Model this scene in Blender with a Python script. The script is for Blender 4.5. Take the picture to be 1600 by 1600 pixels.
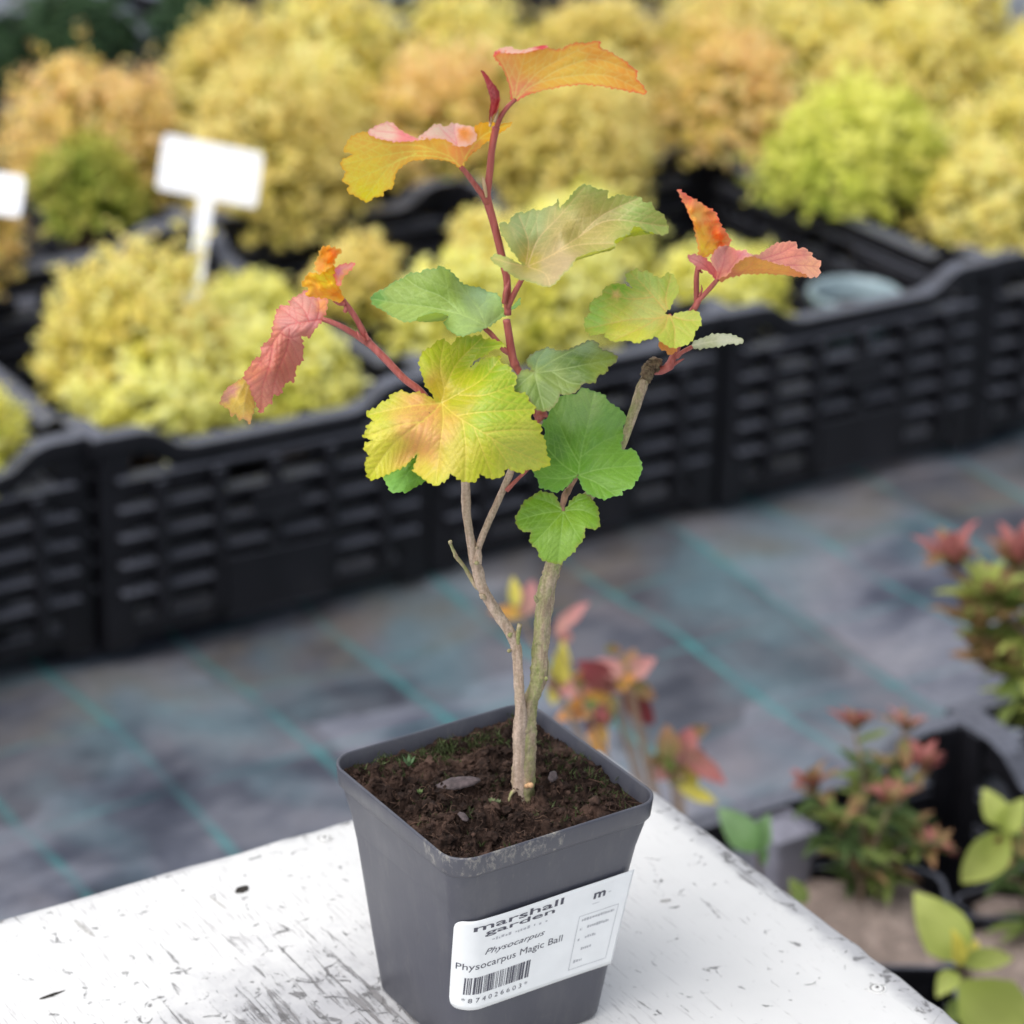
import bpy, bmesh, math, random
import numpy as np
from mathutils import Vector, Matrix
from mathutils.geometry import delaunay_2d_cdt

# ------------------------------------------------------------------ camera, sky, sun, exposure
S = bpy.context.scene
COL = S.collection
for o in list(bpy.data.objects): bpy.data.objects.remove(o)
FPX, PITCH, ROLL, HC = 4357.6, math.radians(23.752), math.radians(1.307), 1.34
FW = np.array([0, math.cos(PITCH), -math.sin(PITCH)])
_r = np.array([1., 0, 0]); _u = np.cross(_r, FW)
RT = math.cos(ROLL)*_r + math.sin(ROLL)*_u
UP = -math.sin(ROLL)*_r + math.cos(ROLL)*_u
CAM = np.array([0, 0, HC])
cd = bpy.data.cameras.new('camera'); cam = bpy.data.objects.new('camera', cd); COL.objects.link(cam)
M = Matrix.Identity(4)
for i in range(3):
    M[i][0], M[i][1], M[i][2], M[i][3] = RT[i], UP[i], -FW[i], CAM[i]
cam.matrix_world = M
cd.sensor_width = 36; cd.sensor_fit = 'HORIZONTAL'; cd.lens = FPX/1600*36
cd.clip_start = .05; cd.clip_end = 300
cd.dof.use_dof = True; cd.dof.focus_distance = 1.19; cd.dof.aperture_fstop = 9.2
S.camera = cam
S.render.resolution_x = S.render.resolution_y = 1024
S.view_settings.view_transform = 'Standard'; S.view_settings.look = 'None'
S.view_settings.exposure = .92; S.view_settings.gamma = 1; S.view_settings.use_curve_mapping = False
SUN_EL, SUN_AZ = math.radians(60), math.radians(-125)      # azimuth measured from +Y towards +X
W = bpy.data.worlds.new('World'); S.world = W; W.use_nodes = True
nt = W.node_tree; nt.nodes.clear()
sky = nt.nodes.new('ShaderNodeTexSky'); sky.sky_type = 'NISHITA'; sky.sun_disc = False
sky.sun_elevation = SUN_EL; sky.sun_rotation = SUN_AZ; sky.dust_density = 3; sky.air_density = 1
hs = nt.nodes.new('ShaderNodeHueSaturation'); hs.inputs['Saturation'].default_value = .32
bg = nt.nodes.new('ShaderNodeBackground'); bg.inputs['Strength'].default_value = .125
wo = nt.nodes.new('ShaderNodeOutputWorld')
nt.links.new(sky.outputs[0], hs.inputs['Color']); nt.links.new(hs.outputs[0], bg.inputs[0]); nt.links.new(bg.outputs[0], wo.inputs[0])
sd = bpy.data.lights.new('sun', 'SUN'); sd.energy = .8; sd.angle = math.radians(75); sd.color = (1, .96, .9)
sun = bpy.data.objects.new('sun', sd); COL.objects.link(sun)
_sd = Vector((math.sin(SUN_AZ)*math.cos(SUN_EL), math.cos(SUN_AZ)*math.cos(SUN_EL), math.sin(SUN_EL)))
sun.rotation_euler = _sd.to_track_quat('Z', 'Y').to_euler(); sun.location = (-2, 0, 4)

# ------------------------------------------------------------------ helpers
def ray(px, py): return FW + RT*(px-800)/FPX - UP*(py-800)/FPX
def at_depth(px, py, d): return CAM + ray(px, py)*d
def at_z(px, py, z):
    r = ray(px, py); return CAM + r*((z-HC)/r[2])
YAW = math.radians(32.4)
EX = np.array([math.cos(YAW), math.sin(YAW), 0]); EY = np.array([-math.sin(YAW), math.cos(YAW), 0])
ORG = np.array([-.4276, 2.6431, 0])                 # front left corner of the second crate, on the ground
def grid(ex, ey, z=0): return ORG + EX*ex + EY*ey + np.array([0, 0, z])

def tag(o, label=None, cat=None, group=None, kind=None):
    if label: o['label'] = label
    if cat: o['category'] = cat
    if group: o['group'] = group
    if kind: o['kind'] = kind
    return o
def empty(name, loc, rz=0, **k):
    o = bpy.data.objects.new(name, None); COL.objects.link(o); o.empty_display_size = .02
    o.location = Vector(loc); o.rotation_euler = (0, 0, rz); return tag(o, **k)
def link(name, me, mat=None, parent=None, loc=(0, 0, 0), **k):
    o = bpy.data.objects.new(name, me); COL.objects.link(o)
    if mat is not None and not me.materials: me.materials.append(mat)
    o.parent = parent; o.location = Vector(loc); return tag(o, **k)
def mesh(name, V, F, smooth=True, cols=None):
    me = bpy.data.meshes.new(name)
    me.from_pydata([tuple(map(float, v)) for v in V], [], [tuple(map(int, f)) for f in F])
    if smooth: me.polygons.foreach_set('use_smooth', [True]*len(me.polygons))
    if cols is not None:
        a = me.color_attributes.new('Col', 'FLOAT_COLOR', 'POINT')
        c = np.ones((len(V), 4), 'f'); c[:, :3] = cols; a.data.foreach_set('color', c.ravel())
    me.update(); return me
class MB:
    """collects boxes and lofts into one mesh"""
    def __init__(s): s.V = []; s.F = []
    def box(s, x0, x1, y0, y1, z0, z1):
        b = len(s.V)
        s.V += [(x, y, z) for z in (z0, z1) for y in (y0, y1) for x in (x0, x1)]
        s.F += [tuple(b+i for i in f) for f in ((0, 2, 3, 1), (4, 5, 7, 6), (0, 1, 5, 4), (2, 6, 7, 3), (0, 4, 6, 2), (1, 3, 7, 5))]
    def loft(s, rings, close=True, cap0=False, cap1=False):
        b = len(s.V); n = len(rings[0])
        for r in rings: s.V += [tuple(p) for p in r]
        for i in range(len(rings)-1):
            for j in range(n if close else n-1):
                k = (j+1) % n
                s.F.append((b+i*n+j, b+i*n+k, b+(i+1)*n+k, b+(i+1)*n+j))
        if cap0: s.F.append(tuple(b+j for j in reversed(range(n))))
        if cap1: s.F.append(tuple(b+(len(rings)-1)*n+j for j in range(n)))
    def mesh(s, name, smooth=False, bevel=0):
        me = mesh(name, s.V, s.F, smooth)
        if bevel:
            bm = bmesh.new(); bm.from_mesh(me)
            bmesh.ops.bevel(bm, geom=bm.edges[:], offset=bevel, segments=2, affect='EDGES', profile=.6)
            bm.to_mesh(me); bm.free()
        return me
def rsq(w, rc, n=7, d=None):
    """rounded square of side w"""
    h = w/2-rc; hd = (d or w)/2-rc; P = []
    for cx, cy, a0 in ((h, hd, 0), (-h, hd, 90), (-h, -hd, 180), (h, -hd, 270)):
        for i in range(n):
            a = math.radians(a0+90*i/(n-1)); P.append((cx+rc*math.cos(a), cy+rc*math.sin(a)))
    return P
def catmull(P, n=8, closed=False):
    P = np.array(P, float); out = []; N = len(P)
    for i in range(N if closed else N-1):
        p0 = P[(i-1) % N] if closed or i else 2*P[0]-P[1]
        p1, p2 = P[i], P[(i+1) % N]
        p3 = P[(i+2) % N] if closed or i+2 < N else 2*P[-1]-P[-2]
        for t in np.arange(n)/n:
            out.append(.5*(2*p1+(p2-p0)*t+(2*p0-5*p1+4*p2-p3)*t*t+(3*p1-p0-3*p2+p3)*t**3))
    if not closed: out.append(P[-1])
    return np.array(out)
def tube(P, R, sides=10, rough=0., seed=0, cap=True):
    """tube through points P with radii R"""
    rs = np.random.RandomState(seed); P = np.array(P); n = len(P)
    T = np.gradient(P, axis=0); T /= np.linalg.norm(T, axis=1)[:, None]+1e-12
    a = np.cross(T[0], [.3, 1, .1]); a /= np.linalg.norm(a); V = []
    prof = 1+rough*rs.randn(sides)
    for i in range(n):
        a = a-T[i]*(a@T[i]); a /= np.linalg.norm(a); b = np.cross(T[i], a)
        prof = 1+(prof-1)*.85+rough*.5*rs.randn(sides)
        for j in range(sides):
            t = 2*math.pi*j/sides
            V.append(P[i]+R[i]*prof[j]*(a*math.cos(t)+b*math.sin(t)))
    F = [(i*sides+j, i*sides+(j+1) % sides, (i+1)*sides+(j+1) % sides, (i+1)*sides+j) for i in range(n-1) for j in range(sides)]
    if cap: F += [tuple(reversed(range(sides))), tuple((n-1)*sides+j for j in range(sides))]
    return V, F

# ------------------------------------------------------------------ materials
class N:
    def __init__(s, name):
        s.m = bpy.data.materials.new(name); s.m.use_nodes = True; s.t = s.m.node_tree
        s.b = s.t.nodes['Principled BSDF']; s.o = s.t.nodes['Material Output']
    def n(s, typ, **k):
        nd = s.t.nodes.new('ShaderNode'+typ)
        for a, v in k.items():
            if a.startswith('_'): setattr(nd, a[1:], v)
            else:
                key = a.replace('__', ' ')
                s.put(nd.inputs[key], v)
        return nd
    def put(s, sock, v):
        if isinstance(v, bpy.types.NodeSocket): s.t.links.new(v, sock)
        elif isinstance(v, tuple) and len(v) == 3 and sock.type == 'RGBA': sock.default_value = (*v, 1)
        else: sock.default_value = v
    def set(s, **k):
        for a, v in k.items(): s.put(s.b.inputs[a.replace('__', ' ')], v)
    def coord(s, scale=(1, 1, 1), kind='Object', rot=(0, 0, 0)):
        tc = s.n('TexCoord'); mp = s.n('Mapping'); s.put(mp.inputs['Vector'], tc.outputs[kind])
        mp.inputs['Scale'].default_value = scale; mp.inputs['Rotation'].default_value = rot; return mp.outputs[0]
    def noise(s, vec, scale, detail=4, rough=.55, out='Fac', dist=0):
        nd = s.n('TexNoise', Scale=scale, Detail=detail, Roughness=rough, Distortion=dist); s.put(nd.inputs['Vector'], vec); return nd.outputs[out]
    def ramp(s, fac, stops, interp='LINEAR'):
        nd = s.n('ValToRGB'); cr = nd.color_ramp; cr.interpolation = interp
        while len(cr.elements) < len(stops): cr.elements.new(.5)
        for e, (p, c) in zip(cr.elements, stops):
            e.position = p; e.color = (*c, 1) if isinstance(c, tuple) else (c, c, c, 1)
        s.put(nd.inputs[0], fac); return nd.outputs[0]
    def mix(s, f, a, b, mode='MIX'):
        nd = s.n('Mix'); nd.data_type = 'RGBA'; nd.blend_type = mode
        s.put(nd.inputs[0], f); s.put(nd.inputs[6], a); s.put(nd.inputs[7], b); return nd.outputs[2]
    def math(s, op, a, b=0., c=None):
        nd = s.n('Math'); nd.operation = op; s.put(nd.inputs[0], a); s.put(nd.inputs[1], b)
        if c is not None: s.put(nd.inputs[2], c)
        return nd.outputs[0]
    def bump(s, h, strength=.3, dist=.001, normal=None):
        nd = s.n('Bump', Strength=strength, Distance=dist); s.put(nd.inputs['Height'], h)
        if normal is not None: s.put(nd.inputs['Normal'], normal)
        s.put(s.b.inputs['Normal'], nd.outputs[0]); return nd.outputs[0]
def plain(name, col, rough=.5, var=.15, scale=60, bump=.0):
    m = N(name); v = m.coord(); f = m.noise(v, scale)
    lo = tuple(c*(1-var) for c in col); hi = tuple(min(1, c*(1+var)) for c in col)
    m.set(Base__Color=m.ramp(f, [(.3, lo), (.7, hi)]), Roughness=rough)
    if bump: m.bump(m.noise(v, scale*4), bump, .0005)
    return m.m

def mat_leaf(name, transl=.27, rough=.38, spec=.5, fine=900., bump=.45, gain=1.04):
    """leaf blade: pigment and some painted sheen in the Col attribute, thin so light also comes through"""
    m = N(name); a = m.n('Attribute', _attribute_name='Col'); v = m.coord()
    f = m.noise(v, fine*.35, 5, .6); f2 = m.noise(v, fine*1.6, 2)
    c = m.mix(1., a.outputs['Color'], m.ramp(f, [(.25, .93*gain), (.75, 1.06*gain)]), 'MULTIPLY')
    c = m.mix(1., c, m.ramp(f2, [(.3, .93), (.7, 1.07)]), 'MULTIPLY')
    c = m.mix(1., c, (.94, .94, .94), 'DARKEN')
    if bump: c = m.mix(m.ramp(m.noise(v, 190, 3, .6), [(.735, 0.), (.77, .7)]), c, (.20, .10, .04))
    m.set(Base__Color=c, Roughness=rough, Specular__IOR__Level=spec)
    if bump:
        vo = m.n('TexVoronoi', Scale=fine, _feature='DISTANCE_TO_EDGE'); m.put(vo.inputs['Vector'], v)
        h = m.math('ADD', m.math('MINIMUM', vo.outputs['Distance'], .25), m.math('MULTIPLY', f2, .35))
        nrm = m.bump(h, bump, .0006)
    tr = m.n('BsdfTranslucent', Color=c)
    mx = m.n('MixShader', Fac=transl); m.put(mx.inputs[1], m.b.outputs[0]); m.put(mx.inputs[2], tr.outputs[0])
    m.put(m.o.inputs[0], mx.outputs[0]); return m.m

def mat_black_plastic():
    m = N('black_crate_plastic'); v = m.coord()
    d = m.noise(v, 14, 5, .65); f = m.noise(v, 220, 3)
    c = m.ramp(d, [(.35, (.004, .004, .006)), (.62, (.008, .008, .012)), (.85, (.028, .027, .028))])
    ge = m.n('NewGeometry'); sx = m.n('SeparateXYZ'); m.put(sx.inputs[0], ge.outputs['Normal'])
    top_sheen = m.math('MULTIPLY', m.ramp(sx.outputs['Z'], [(.55, 0.), (.95, 1.)]), m.ramp(f, [(.3, .45), (.7, .95)]))
    c = m.mix(top_sheen, c, (.15, .16, .20))  # blue-grey tint on upward faces: sky highlights painted into the colour
    m.set(Base__Color=c, Roughness=m.ramp(d, [(.3, .42), (.7, .65)]), Specular__IOR__Level=.36); m.bump(f, .15, .0005); return m.m
def mat_pot():
    m = N('grey_pot_plastic'); v = m.coord()
    d = m.noise(v, 35, 5, .6); g = m.noise(m.coord((500, 500, 60)), 1., 3)
    c = m.ramp(d, [(.3, (.052, .054, .072)), (.7, (.068, .070, .090))])
    # dried lime splashes near the front corner of the rim
    sp = m.n('SeparateXYZ'); m.put(sp.inputs[0], v)
    s1 = m.noise(m.coord((300, 300, 210)), 1., 9, .78, dist=.25)
    top = m.math('GREATER_THAN', sp.outputs['Z'], .1085)
    corner = m.math('LESS_THAN', m.math('ADD', sp.outputs['Y'], m.math('MULTIPLY', sp.outputs['X'], .45)), -.054)
    msk = m.math('MULTIPLY', m.math('MULTIPLY', top, corner), m.ramp(s1, [(.50, 0.), (.60, .55), (.68, .9)]))
    c = m.mix(msk, c, (.33, .31, .27))
    s2 = m.ramp(m.noise(v, 90, 8, .75, dist=.6), [(.60, 0.), (.74, .4)])
    c = m.mix(s2, c, (.15, .148, .15))
    s3 = m.ramp(m.noise(m.coord((70, 70, 22)), 1., 6, .65), [(.5, 0.), (.72, .55)])
    c = m.mix(s3, c, (.10, .10, .112))
    dr = m.ramp(m.noise(m.coord((260, 260, 26)), 1., 6, .7, dist=.2), [(.60, 0.), (.72, .5)])
    c = m.mix(dr, c, (.125, .122, .118))
    mud = m.ramp(m.noise(v, 330, 5, .7), [(.70, 0.), (.73, .8)]); c = m.mix(mud, c, (.05, .034, .025))
    m.set(Base__Color=c, Roughness=m.ramp(d, [(.3, .30), (.7, .46)]), Specular__IOR__Level=.55)
    m.bump(m.math('ADD', g, m.math('MULTIPLY', s1, .3)), .06, .0006); return m.m
def mat_table():
    m = N('peeling_white_paint')
    v = m.coord()                                                       # x along the back edge, y along the grain
    gr = m.coord((260, 16, 200)); gr2 = m.coord((700, 45, 300))
    big = m.noise(v, 9, 4, .55); med = m.noise(v, 38, 6, .65, dist=.4)
    sp = m.n('SeparateXYZ'); m.put(sp.inputs[0], v)
    dx = m.math('MULTIPLY', m.math('ADD', sp.outputs['X'], .255), 7.5); dy = m.math('MULTIPLY', m.math('ADD', sp.outputs['Y'], .165), 9.)
    r = m.math('SQRT', m.math('ADD', m.math('MULTIPLY', dx, dx), m.math('MULTIPLY', dy, dy)))
    worn = m.ramp(r, [(.0, 1.), (1., 0.)])
    edge = m.math('MAXIMUM', m.ramp(m.math('MULTIPLY', sp.outputs['X'], -40.), [(.2, 1.), (.75, 0.)]), m.ramp(m.math('MULTIPLY', sp.outputs['Y'], -70.), [(.2, .75), (.8, 0.)]))
    wear = m.math('MAXIMUM', worn, edge)
    g = m.noise(gr, 1., 5, .7, dist=.5); g2 = m.noise(gr2, 1., 4, .7)
    lift = m.math('ADD', m.math('MULTIPLY', m.math('MAXIMUM', worn, m.math('MULTIPLY', edge, .3)), .20), m.math('MULTIPLY', m.math('SUBTRACT', med, .5), .42))
    chip = m.ramp(m.math('ADD', g, lift), [(.675, 0.), (.75, .85)])
    hair = m.ramp(m.math('ADD', g2, m.math('MULTIPLY', m.math('SUBTRACT', big, .5), .5)), [(.575, 0.), (.67, .7)])
    flake = m.ramp(m.math('ADD', m.noise(v, 110, 6, .7, dist=.8), m.math('MULTIPLY', wear, .08)), [(.632, 0.), (.668, .85)])
    thin = m.ramp(m.math('ADD', m.math('MULTIPLY', wear, .5), m.math('MULTIPLY', med, .6)), [(.43, 0.), (.70, .75)])
    white = m.ramp(big, [(.3, (.63, .63, .62)), (.7, (.72, .715, .70))])
    c = m.mix(thin, white, (.36, .36, .38))
    c = m.mix(hair, c, (.38, .37, .365))
    c = m.mix(chip, c, (.19, .18, .18)); c = m.mix(flake, c, (.16, .155, .155))
    h = m.math('SUBTRACT', m.math('MULTIPLY', g, .25), m.math('ADD', chip, m.math('MULTIPLY', flake, .8)))
    m.set(Base__Color=c, Roughness=.5, Specular__IOR__Level=.35); m.bump(h, .75, .0009); return m.m
def mat_fabric():
    """woven weed control fabric with its printed teal guide lines and water marks"""
    m = N('woven_weed_fabric'); v = m.coord()
    big = m.noise(m.coord((3.6, 4.6, 3)), 1., 4, .55, dist=.1); med = m.noise(m.coord((9, 17, 10)), 1., 5, .65); fine = m.noise(v, 90, 4, .6)
    c = m.ramp(m.math('ADD', m.math('MULTIPLY', big, .62), m.math('MULTIPLY', med, .38)),
               [(.38, (.028, .033, .052)), (.45, (.068, .075, .102)), (.51, (.130, .137, .168)), (.64, (.195, .193, .218))])
    vc = m.n('TexVoronoi', Scale=1., Randomness=.55, _distance='CHEBYCHEV'); m.put(vc.inputs['Vector'], m.coord((6.5, 5.2, .01)))
    cs = m.n('SeparateColor'); m.put(cs.inputs[0], vc.outputs['Color'])
    c = m.mix(1., c, m.ramp(cs.outputs[0], [(0., .55), (.5, 1.), (1., 1.3)]), 'MULTIPLY')
    hue = m.noise(m.coord((4.2, 3.1, 3)), 1., 3)
    c = m.mix(m.ramp(hue, [(.50, 0.), (.66, .55)]), c, (.10, .185, .215))
    c = m.mix(m.ramp(m.noise(v, 5.1, 3, .5, dist=.3), [(.57, 0.), (.72, .5)]), c, (.17, .145, .155))
    sp = m.n('SeparateXYZ'); m.put(sp.inputs[0], v)
    wob = m.math('MULTIPLY', m.math('SUBTRACT', m.noise(v, 6, 2), .5), .018)
    def lines(axis, period, off, w):
        x = m.math('ADD', m.math('ADD', sp.outputs[axis], wob), off)
        f = m.math('ABSOLUTE', m.math('SUBTRACT', m.math('FRACT', m.math('DIVIDE', x, period)), .5))
        return m.math('LESS_THAN', f, w/period/2)
    l1 = lines('X', .1545, .1545/2+.0545, .0095)
    l2 = lines('Y', .1545, .05, .006)
    fade = m.ramp(m.noise(v, 9, 3), [(.36, .12), (.62, .85)])
    dirt = m.math('MULTIPLY', m.math('LESS_THAN', m.math('ABSOLUTE', m.math('ADD', sp.outputs['Y'], m.math('ADD', .06, m.math('MULTIPLY', wob, 3.)))), .075), m.ramp(m.noise(v, 11, 5, .6), [(.42, 0.), (.64, .6)]))
    c = m.mix(dirt, c, (.125, .108, .085))
    c = m.mix(m.math('MULTIPLY', l1, fade), c, (.045, .21, .215))
    c = m.mix(m.math('MULTIPLY', l2, m.math('MULTIPLY', fade, .6)), c, (.05, .20, .21))
    c = m.mix(1., c, m.ramp(fine, [(.3, .85), (.7, 1.15)]), 'MULTIPLY')
    m.set(Base__Color=c, Roughness=m.ramp(big, [(.35, .4), (.6, .6)]), Specular__IOR__Level=.5)
    m.bump(m.math('ADD', m.math('MULTIPLY', med, 1.), m.math('MULTIPLY', fine, .15)), .35, .012); return m.m
def mat_soil(name, lo, hi, red):
    m = N(name); v = m.coord(); f = m.noise(v, 260, 6, .7); g = m.noise(v, 45, 3)
    c = m.ramp(f, [(.3, lo), (.55, hi), (.75, red)]); c = m.mix(m.ramp(g, [(.5, 0.), (.7, .5)]), c, tuple(x*1.6 for x in red))
    m.set(Base__Color=c, Roughness=.9, Specular__IOR__Level=.15); m.bump(f, .9, .0015); return m.m
def mat_bark(name, lo, hi, green, gamt):
    m = N(name); v = m.coord((520, 520, 50)); f = m.noise(v, 1., 6, .65, dist=.3); g = m.noise(m.coord((160, 160, 60)), 1., 5, .65); k = m.noise(m.coord(), 900, 4)
    c = m.ramp(f, [(.3, lo), (.65, hi)]); c = m.mix(m.ramp(g, [(.52-gamt*.2, 0.), (.62, .85*min(1, gamt*2))]), c, green)
    c = m.mix(1., c, m.ramp(k, [(.3, .75), (.7, 1.2)]), 'MULTIPLY')
    m.set(Base__Color=c, Roughness=.75, Specular__IOR__Level=.25); m.bump(m.math('ADD', f, m.math('MULTIPLY', k, .5)), .6, .0009); return m.m
def mat_shoot():
    m = N('red_young_stem'); v = m.coord((600, 600, 60)); f = m.noise(v, 1., 4)
    c = m.ramp(f, [(.3, (.30, .065, .055)), (.7, (.47, .135, .115))])
    m.set(Base__Color=c, Roughness=.45, Specular__IOR__Level=.4); m.bump(f, .25, .0004); return m.m

LEAF = mat_leaf('leaf_blade'); FOL = mat_leaf('shrub_foliage', .42, .5, .3, 150., 0, 1.4)
UNDER = mat_leaf('leaf_underside', .6, .5, .3, gain=1.4)
BLACK = mat_black_plastic(); POT = mat_pot(); PAINT = mat_table(); FABRIC = mat_fabric()
SOIL = mat_soil('dark_peat', (.006, .004, .0035), (.032, .019, .0145), (.11, .066, .05))
GREYSOIL = mat_soil('dry_grey_soil', (.15, .115, .10), (.24, .19, .165), (.30, .24, .21))
BARK = mat_bark('tan_bark', (.34, .24, .17), (.58, .45, .36), (.20, .20, .08), .12)
OLDBARK = mat_bark('mossy_bark', (.28, .20, .13), (.54, .43, .31), (.27, .31, .10), .5)
SHOOT = mat_shoot()
PALEBUD = plain('papery_bud_scale', (.42, .22, .15), .6, .3, 300, .3)
STEEL = plain('screw_zinc', (.45, .44, .42), .45, .3, 500)
WHITE = plain('white_sign_plastic', (.84, .85, .88), .35, .02, 20)
PAPER = plain('label_paper', (.79, .81, .82), .42, .03, 90)
INK = plain('black_ink', (.075, .075, .10), .6, .2, 300)
GREYINK = plain('faded_ink', (.42, .43, .46), .6, .1, 300)
HOLE = plain('dark_hole', (.02, .016, .012), .9, .3, 300)
PALEPOT = plain('pale_pot_plastic', (.27, .36, .40), .4, .15, 40)
LILAC = plain('grey_lilac_plastic', (.22, .22, .27), .45, .12, 40)
STEMB = plain('shrub_stem', (.16, .11, .07), .8, .35, 200, .3)
MOSS = mat_leaf('moss', .2, .7, .2, 400., 0)
CUT = plain('cut_wood', (.62, .38, .20), .7, .2, 900)
CHIP = plain('bark_chip', (.075, .056, .058), .8, .55, 420, .9)
DARKBARK = mat_bark('dark_knot_bark', (.05, .03, .02), (.26, .18, .11), (.30, .27, .15), .3)

# ------------------------------------------------------------------ ground
def build_ground():
    u = np.linspace(-1, 1, 181); w = np.sign(u)*(abs(u)*3.2+abs(u)**6*37)
    X, Y = np.meshgrid(w, w+0.); n = len(u)
    rs = np.random.RandomState(4); Z = np.zeros_like(X)
    for k in range(26):
        a = rs.uniform(0, math.pi); f = rs.uniform(5, 26); ph = rs.uniform(0, 6.3)
        Z += rs.uniform(.4, 1)*.012/f**.6*np.sin(f*(X*math.cos(a)+Y*math.sin(a))+ph)
    Z = Z*np.exp(-(X**2+Y**2)/40)-.012
    V = np.stack([X, Y, Z], -1).reshape(-1, 3)
    F = [(i*n+j, i*n+j+1, (i+1)*n+j+1, (i+1)*n+j) for i in range(n-1) for j in range(n-1)]
    g = link('ground', mesh('ground', V, F), FABRIC, None, ORG, kind='structure')
    g.rotation_euler = (0, 0, YAW)
build_ground()

# ------------------------------------------------------------------ table
TC = np.array([.0505, 1.3446, .61])                    # back right corner of the top
def build_table():
    t = empty('work_table', TC, YAW, label='white wooden table with peeling paint under the potted shrub', cat='table')
    mb = MB(); x0, x1, y0, y1 = -.82, 0, -.62, 0
    rs = random.Random(3); rings = []
    P = []
    for (ax, ay, bx, by, n) in ((x0, y0, x1, y0, 20), (x1, y0, x1, y1, 60), (x1, y1, x0, y1, 60), (x0, y1, x0, y0, 20)):
        for i in range(n): P.append((ax+(bx-ax)*i/n, ay+(by-ay)*i/n))
    P = np.array(P); j = np.array([(rs.gauss(0, .0005), rs.gauss(0, .0005)) for _ in P]); P = P+j
    c = np.array([(x0+x1)/2, (y0+y1)/2])
    def inset(d): 
        q = P-c; q[:, 0] = np.sign(q[:, 0])*np.maximum(abs(q[:, 0])-d, 0)*1.; q[:, 1] = np.sign(q[:, 1])*np.maximum(abs(q[:, 1])-d, 0); return q+c
    for d, z in ((0.004, -.026), (0, -.023), (0, -.0045), (.0012, -.0018), (.004, 0), (.03, 0)):
        rings.append([(x, y, z) for x, y in inset(d)])
    mb.loft(rings, cap0=True, cap1=True)
    link('tabletop', mb.mesh('tabletop', True), PAINT, t)
    for x in (x0+.05, x1-.05):
        for y in (y0+.05, y1-.05):
            b = MB(); b.box(x-.022, x+.022, y-.022, y+.022, -.622, -.0265); link('leg', b.mesh('leg', False, .002), PAINT, t)
    for (a0, a1, b0, b1) in ((x0+.073, x1-.073, y1-.062, y1-.042), (x0+.073, x1-.073, y0+.042, y0+.062), (x0+.042, x0+.062, y0+.073, y1-.073), (x1-.062, x1-.042, y0+.073, y1-.073)):
        b = MB(); b.box(a0, a1, b0, b1, -.1, -.0265); link('apron', b.mesh('apron', False, .002), PAINT, t)
    # countersunk screws painted over, with a ring groove round each head
    for (x, y) in ((-.1772, -.0131), (-.0179, -.264), (-.45, -.0135), (-.018, -.52)):
        mb = MB(); prof = ((.0046, .0001), (.0043, .0005), (.0036, .0005), (.0033, .0001), (.0030, .0001), (.0027, .0007), (.0010, .0009), (.0006, .0002))
        mb.loft([[(x+r*math.cos(a), y+r*math.sin(a), z) for a in np.linspace(0, 2*math.pi, 20, endpoint=False)] for r, z in prof], cap1=True)
        s = link('screw', mb.mesh('screw', True), PAINT, t)
        mb = MB(); mb.loft([[(x+r*math.cos(a), y+r*math.sin(a), .00025) for a in np.linspace(0, 2*math.pi, 20, endpoint=False)] for r in (.0037, .0030)])
        mb.loft([[(x+r*math.cos(a), y+r*math.sin(a), .0010) for a in np.linspace(0, 2*math.pi, 8, endpoint=False)] for r in (.0008, .0001)])
        link('slot', mb.mesh('slot'), HOLE, s)
    # a drilled hole with a chipped edge, and a gouge
    def pit(name, x, y, a, b, ang, seed, mat=HOLE):
        r2 = random.Random(seed); mb = MB(); ca, sa = math.cos(ang), math.sin(ang); base = []
        for q in np.linspace(0, 2*math.pi, 22, endpoint=False):
            k = 1+r2.uniform(-.14, .14); px, py = a*k*math.cos(q), b*k*math.sin(q); base.append((px*ca-py*sa, px*sa+py*ca))
        mb.loft([[(x+p*k, y+q*k, z) for p, q in base] for k, z in ((1, .0003), (.8, .0005), (.5, .00035))], cap1=True)
        link(name, mb.mesh(name, True), mat, t)
    pit('screw_hole', -.2362, -.0366, .0042, .0027, .3, 1)
    pit('gouge', -.3545, -.0757, .0065, .0009, .05, 2); pit('gouge', -.318, -.030, .0012, .0095, .12, 3, STEEL); pit('gouge', -.252, -.0415, .0005, .008, .1, 5, STEEL)
    pit('gouge', -.075, -.122, .0032, .0013, .1, 6, STEEL); pit('gouge', -.060, -.150, .003, .0012, -.2, 8, STEEL)
build_table()

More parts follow.
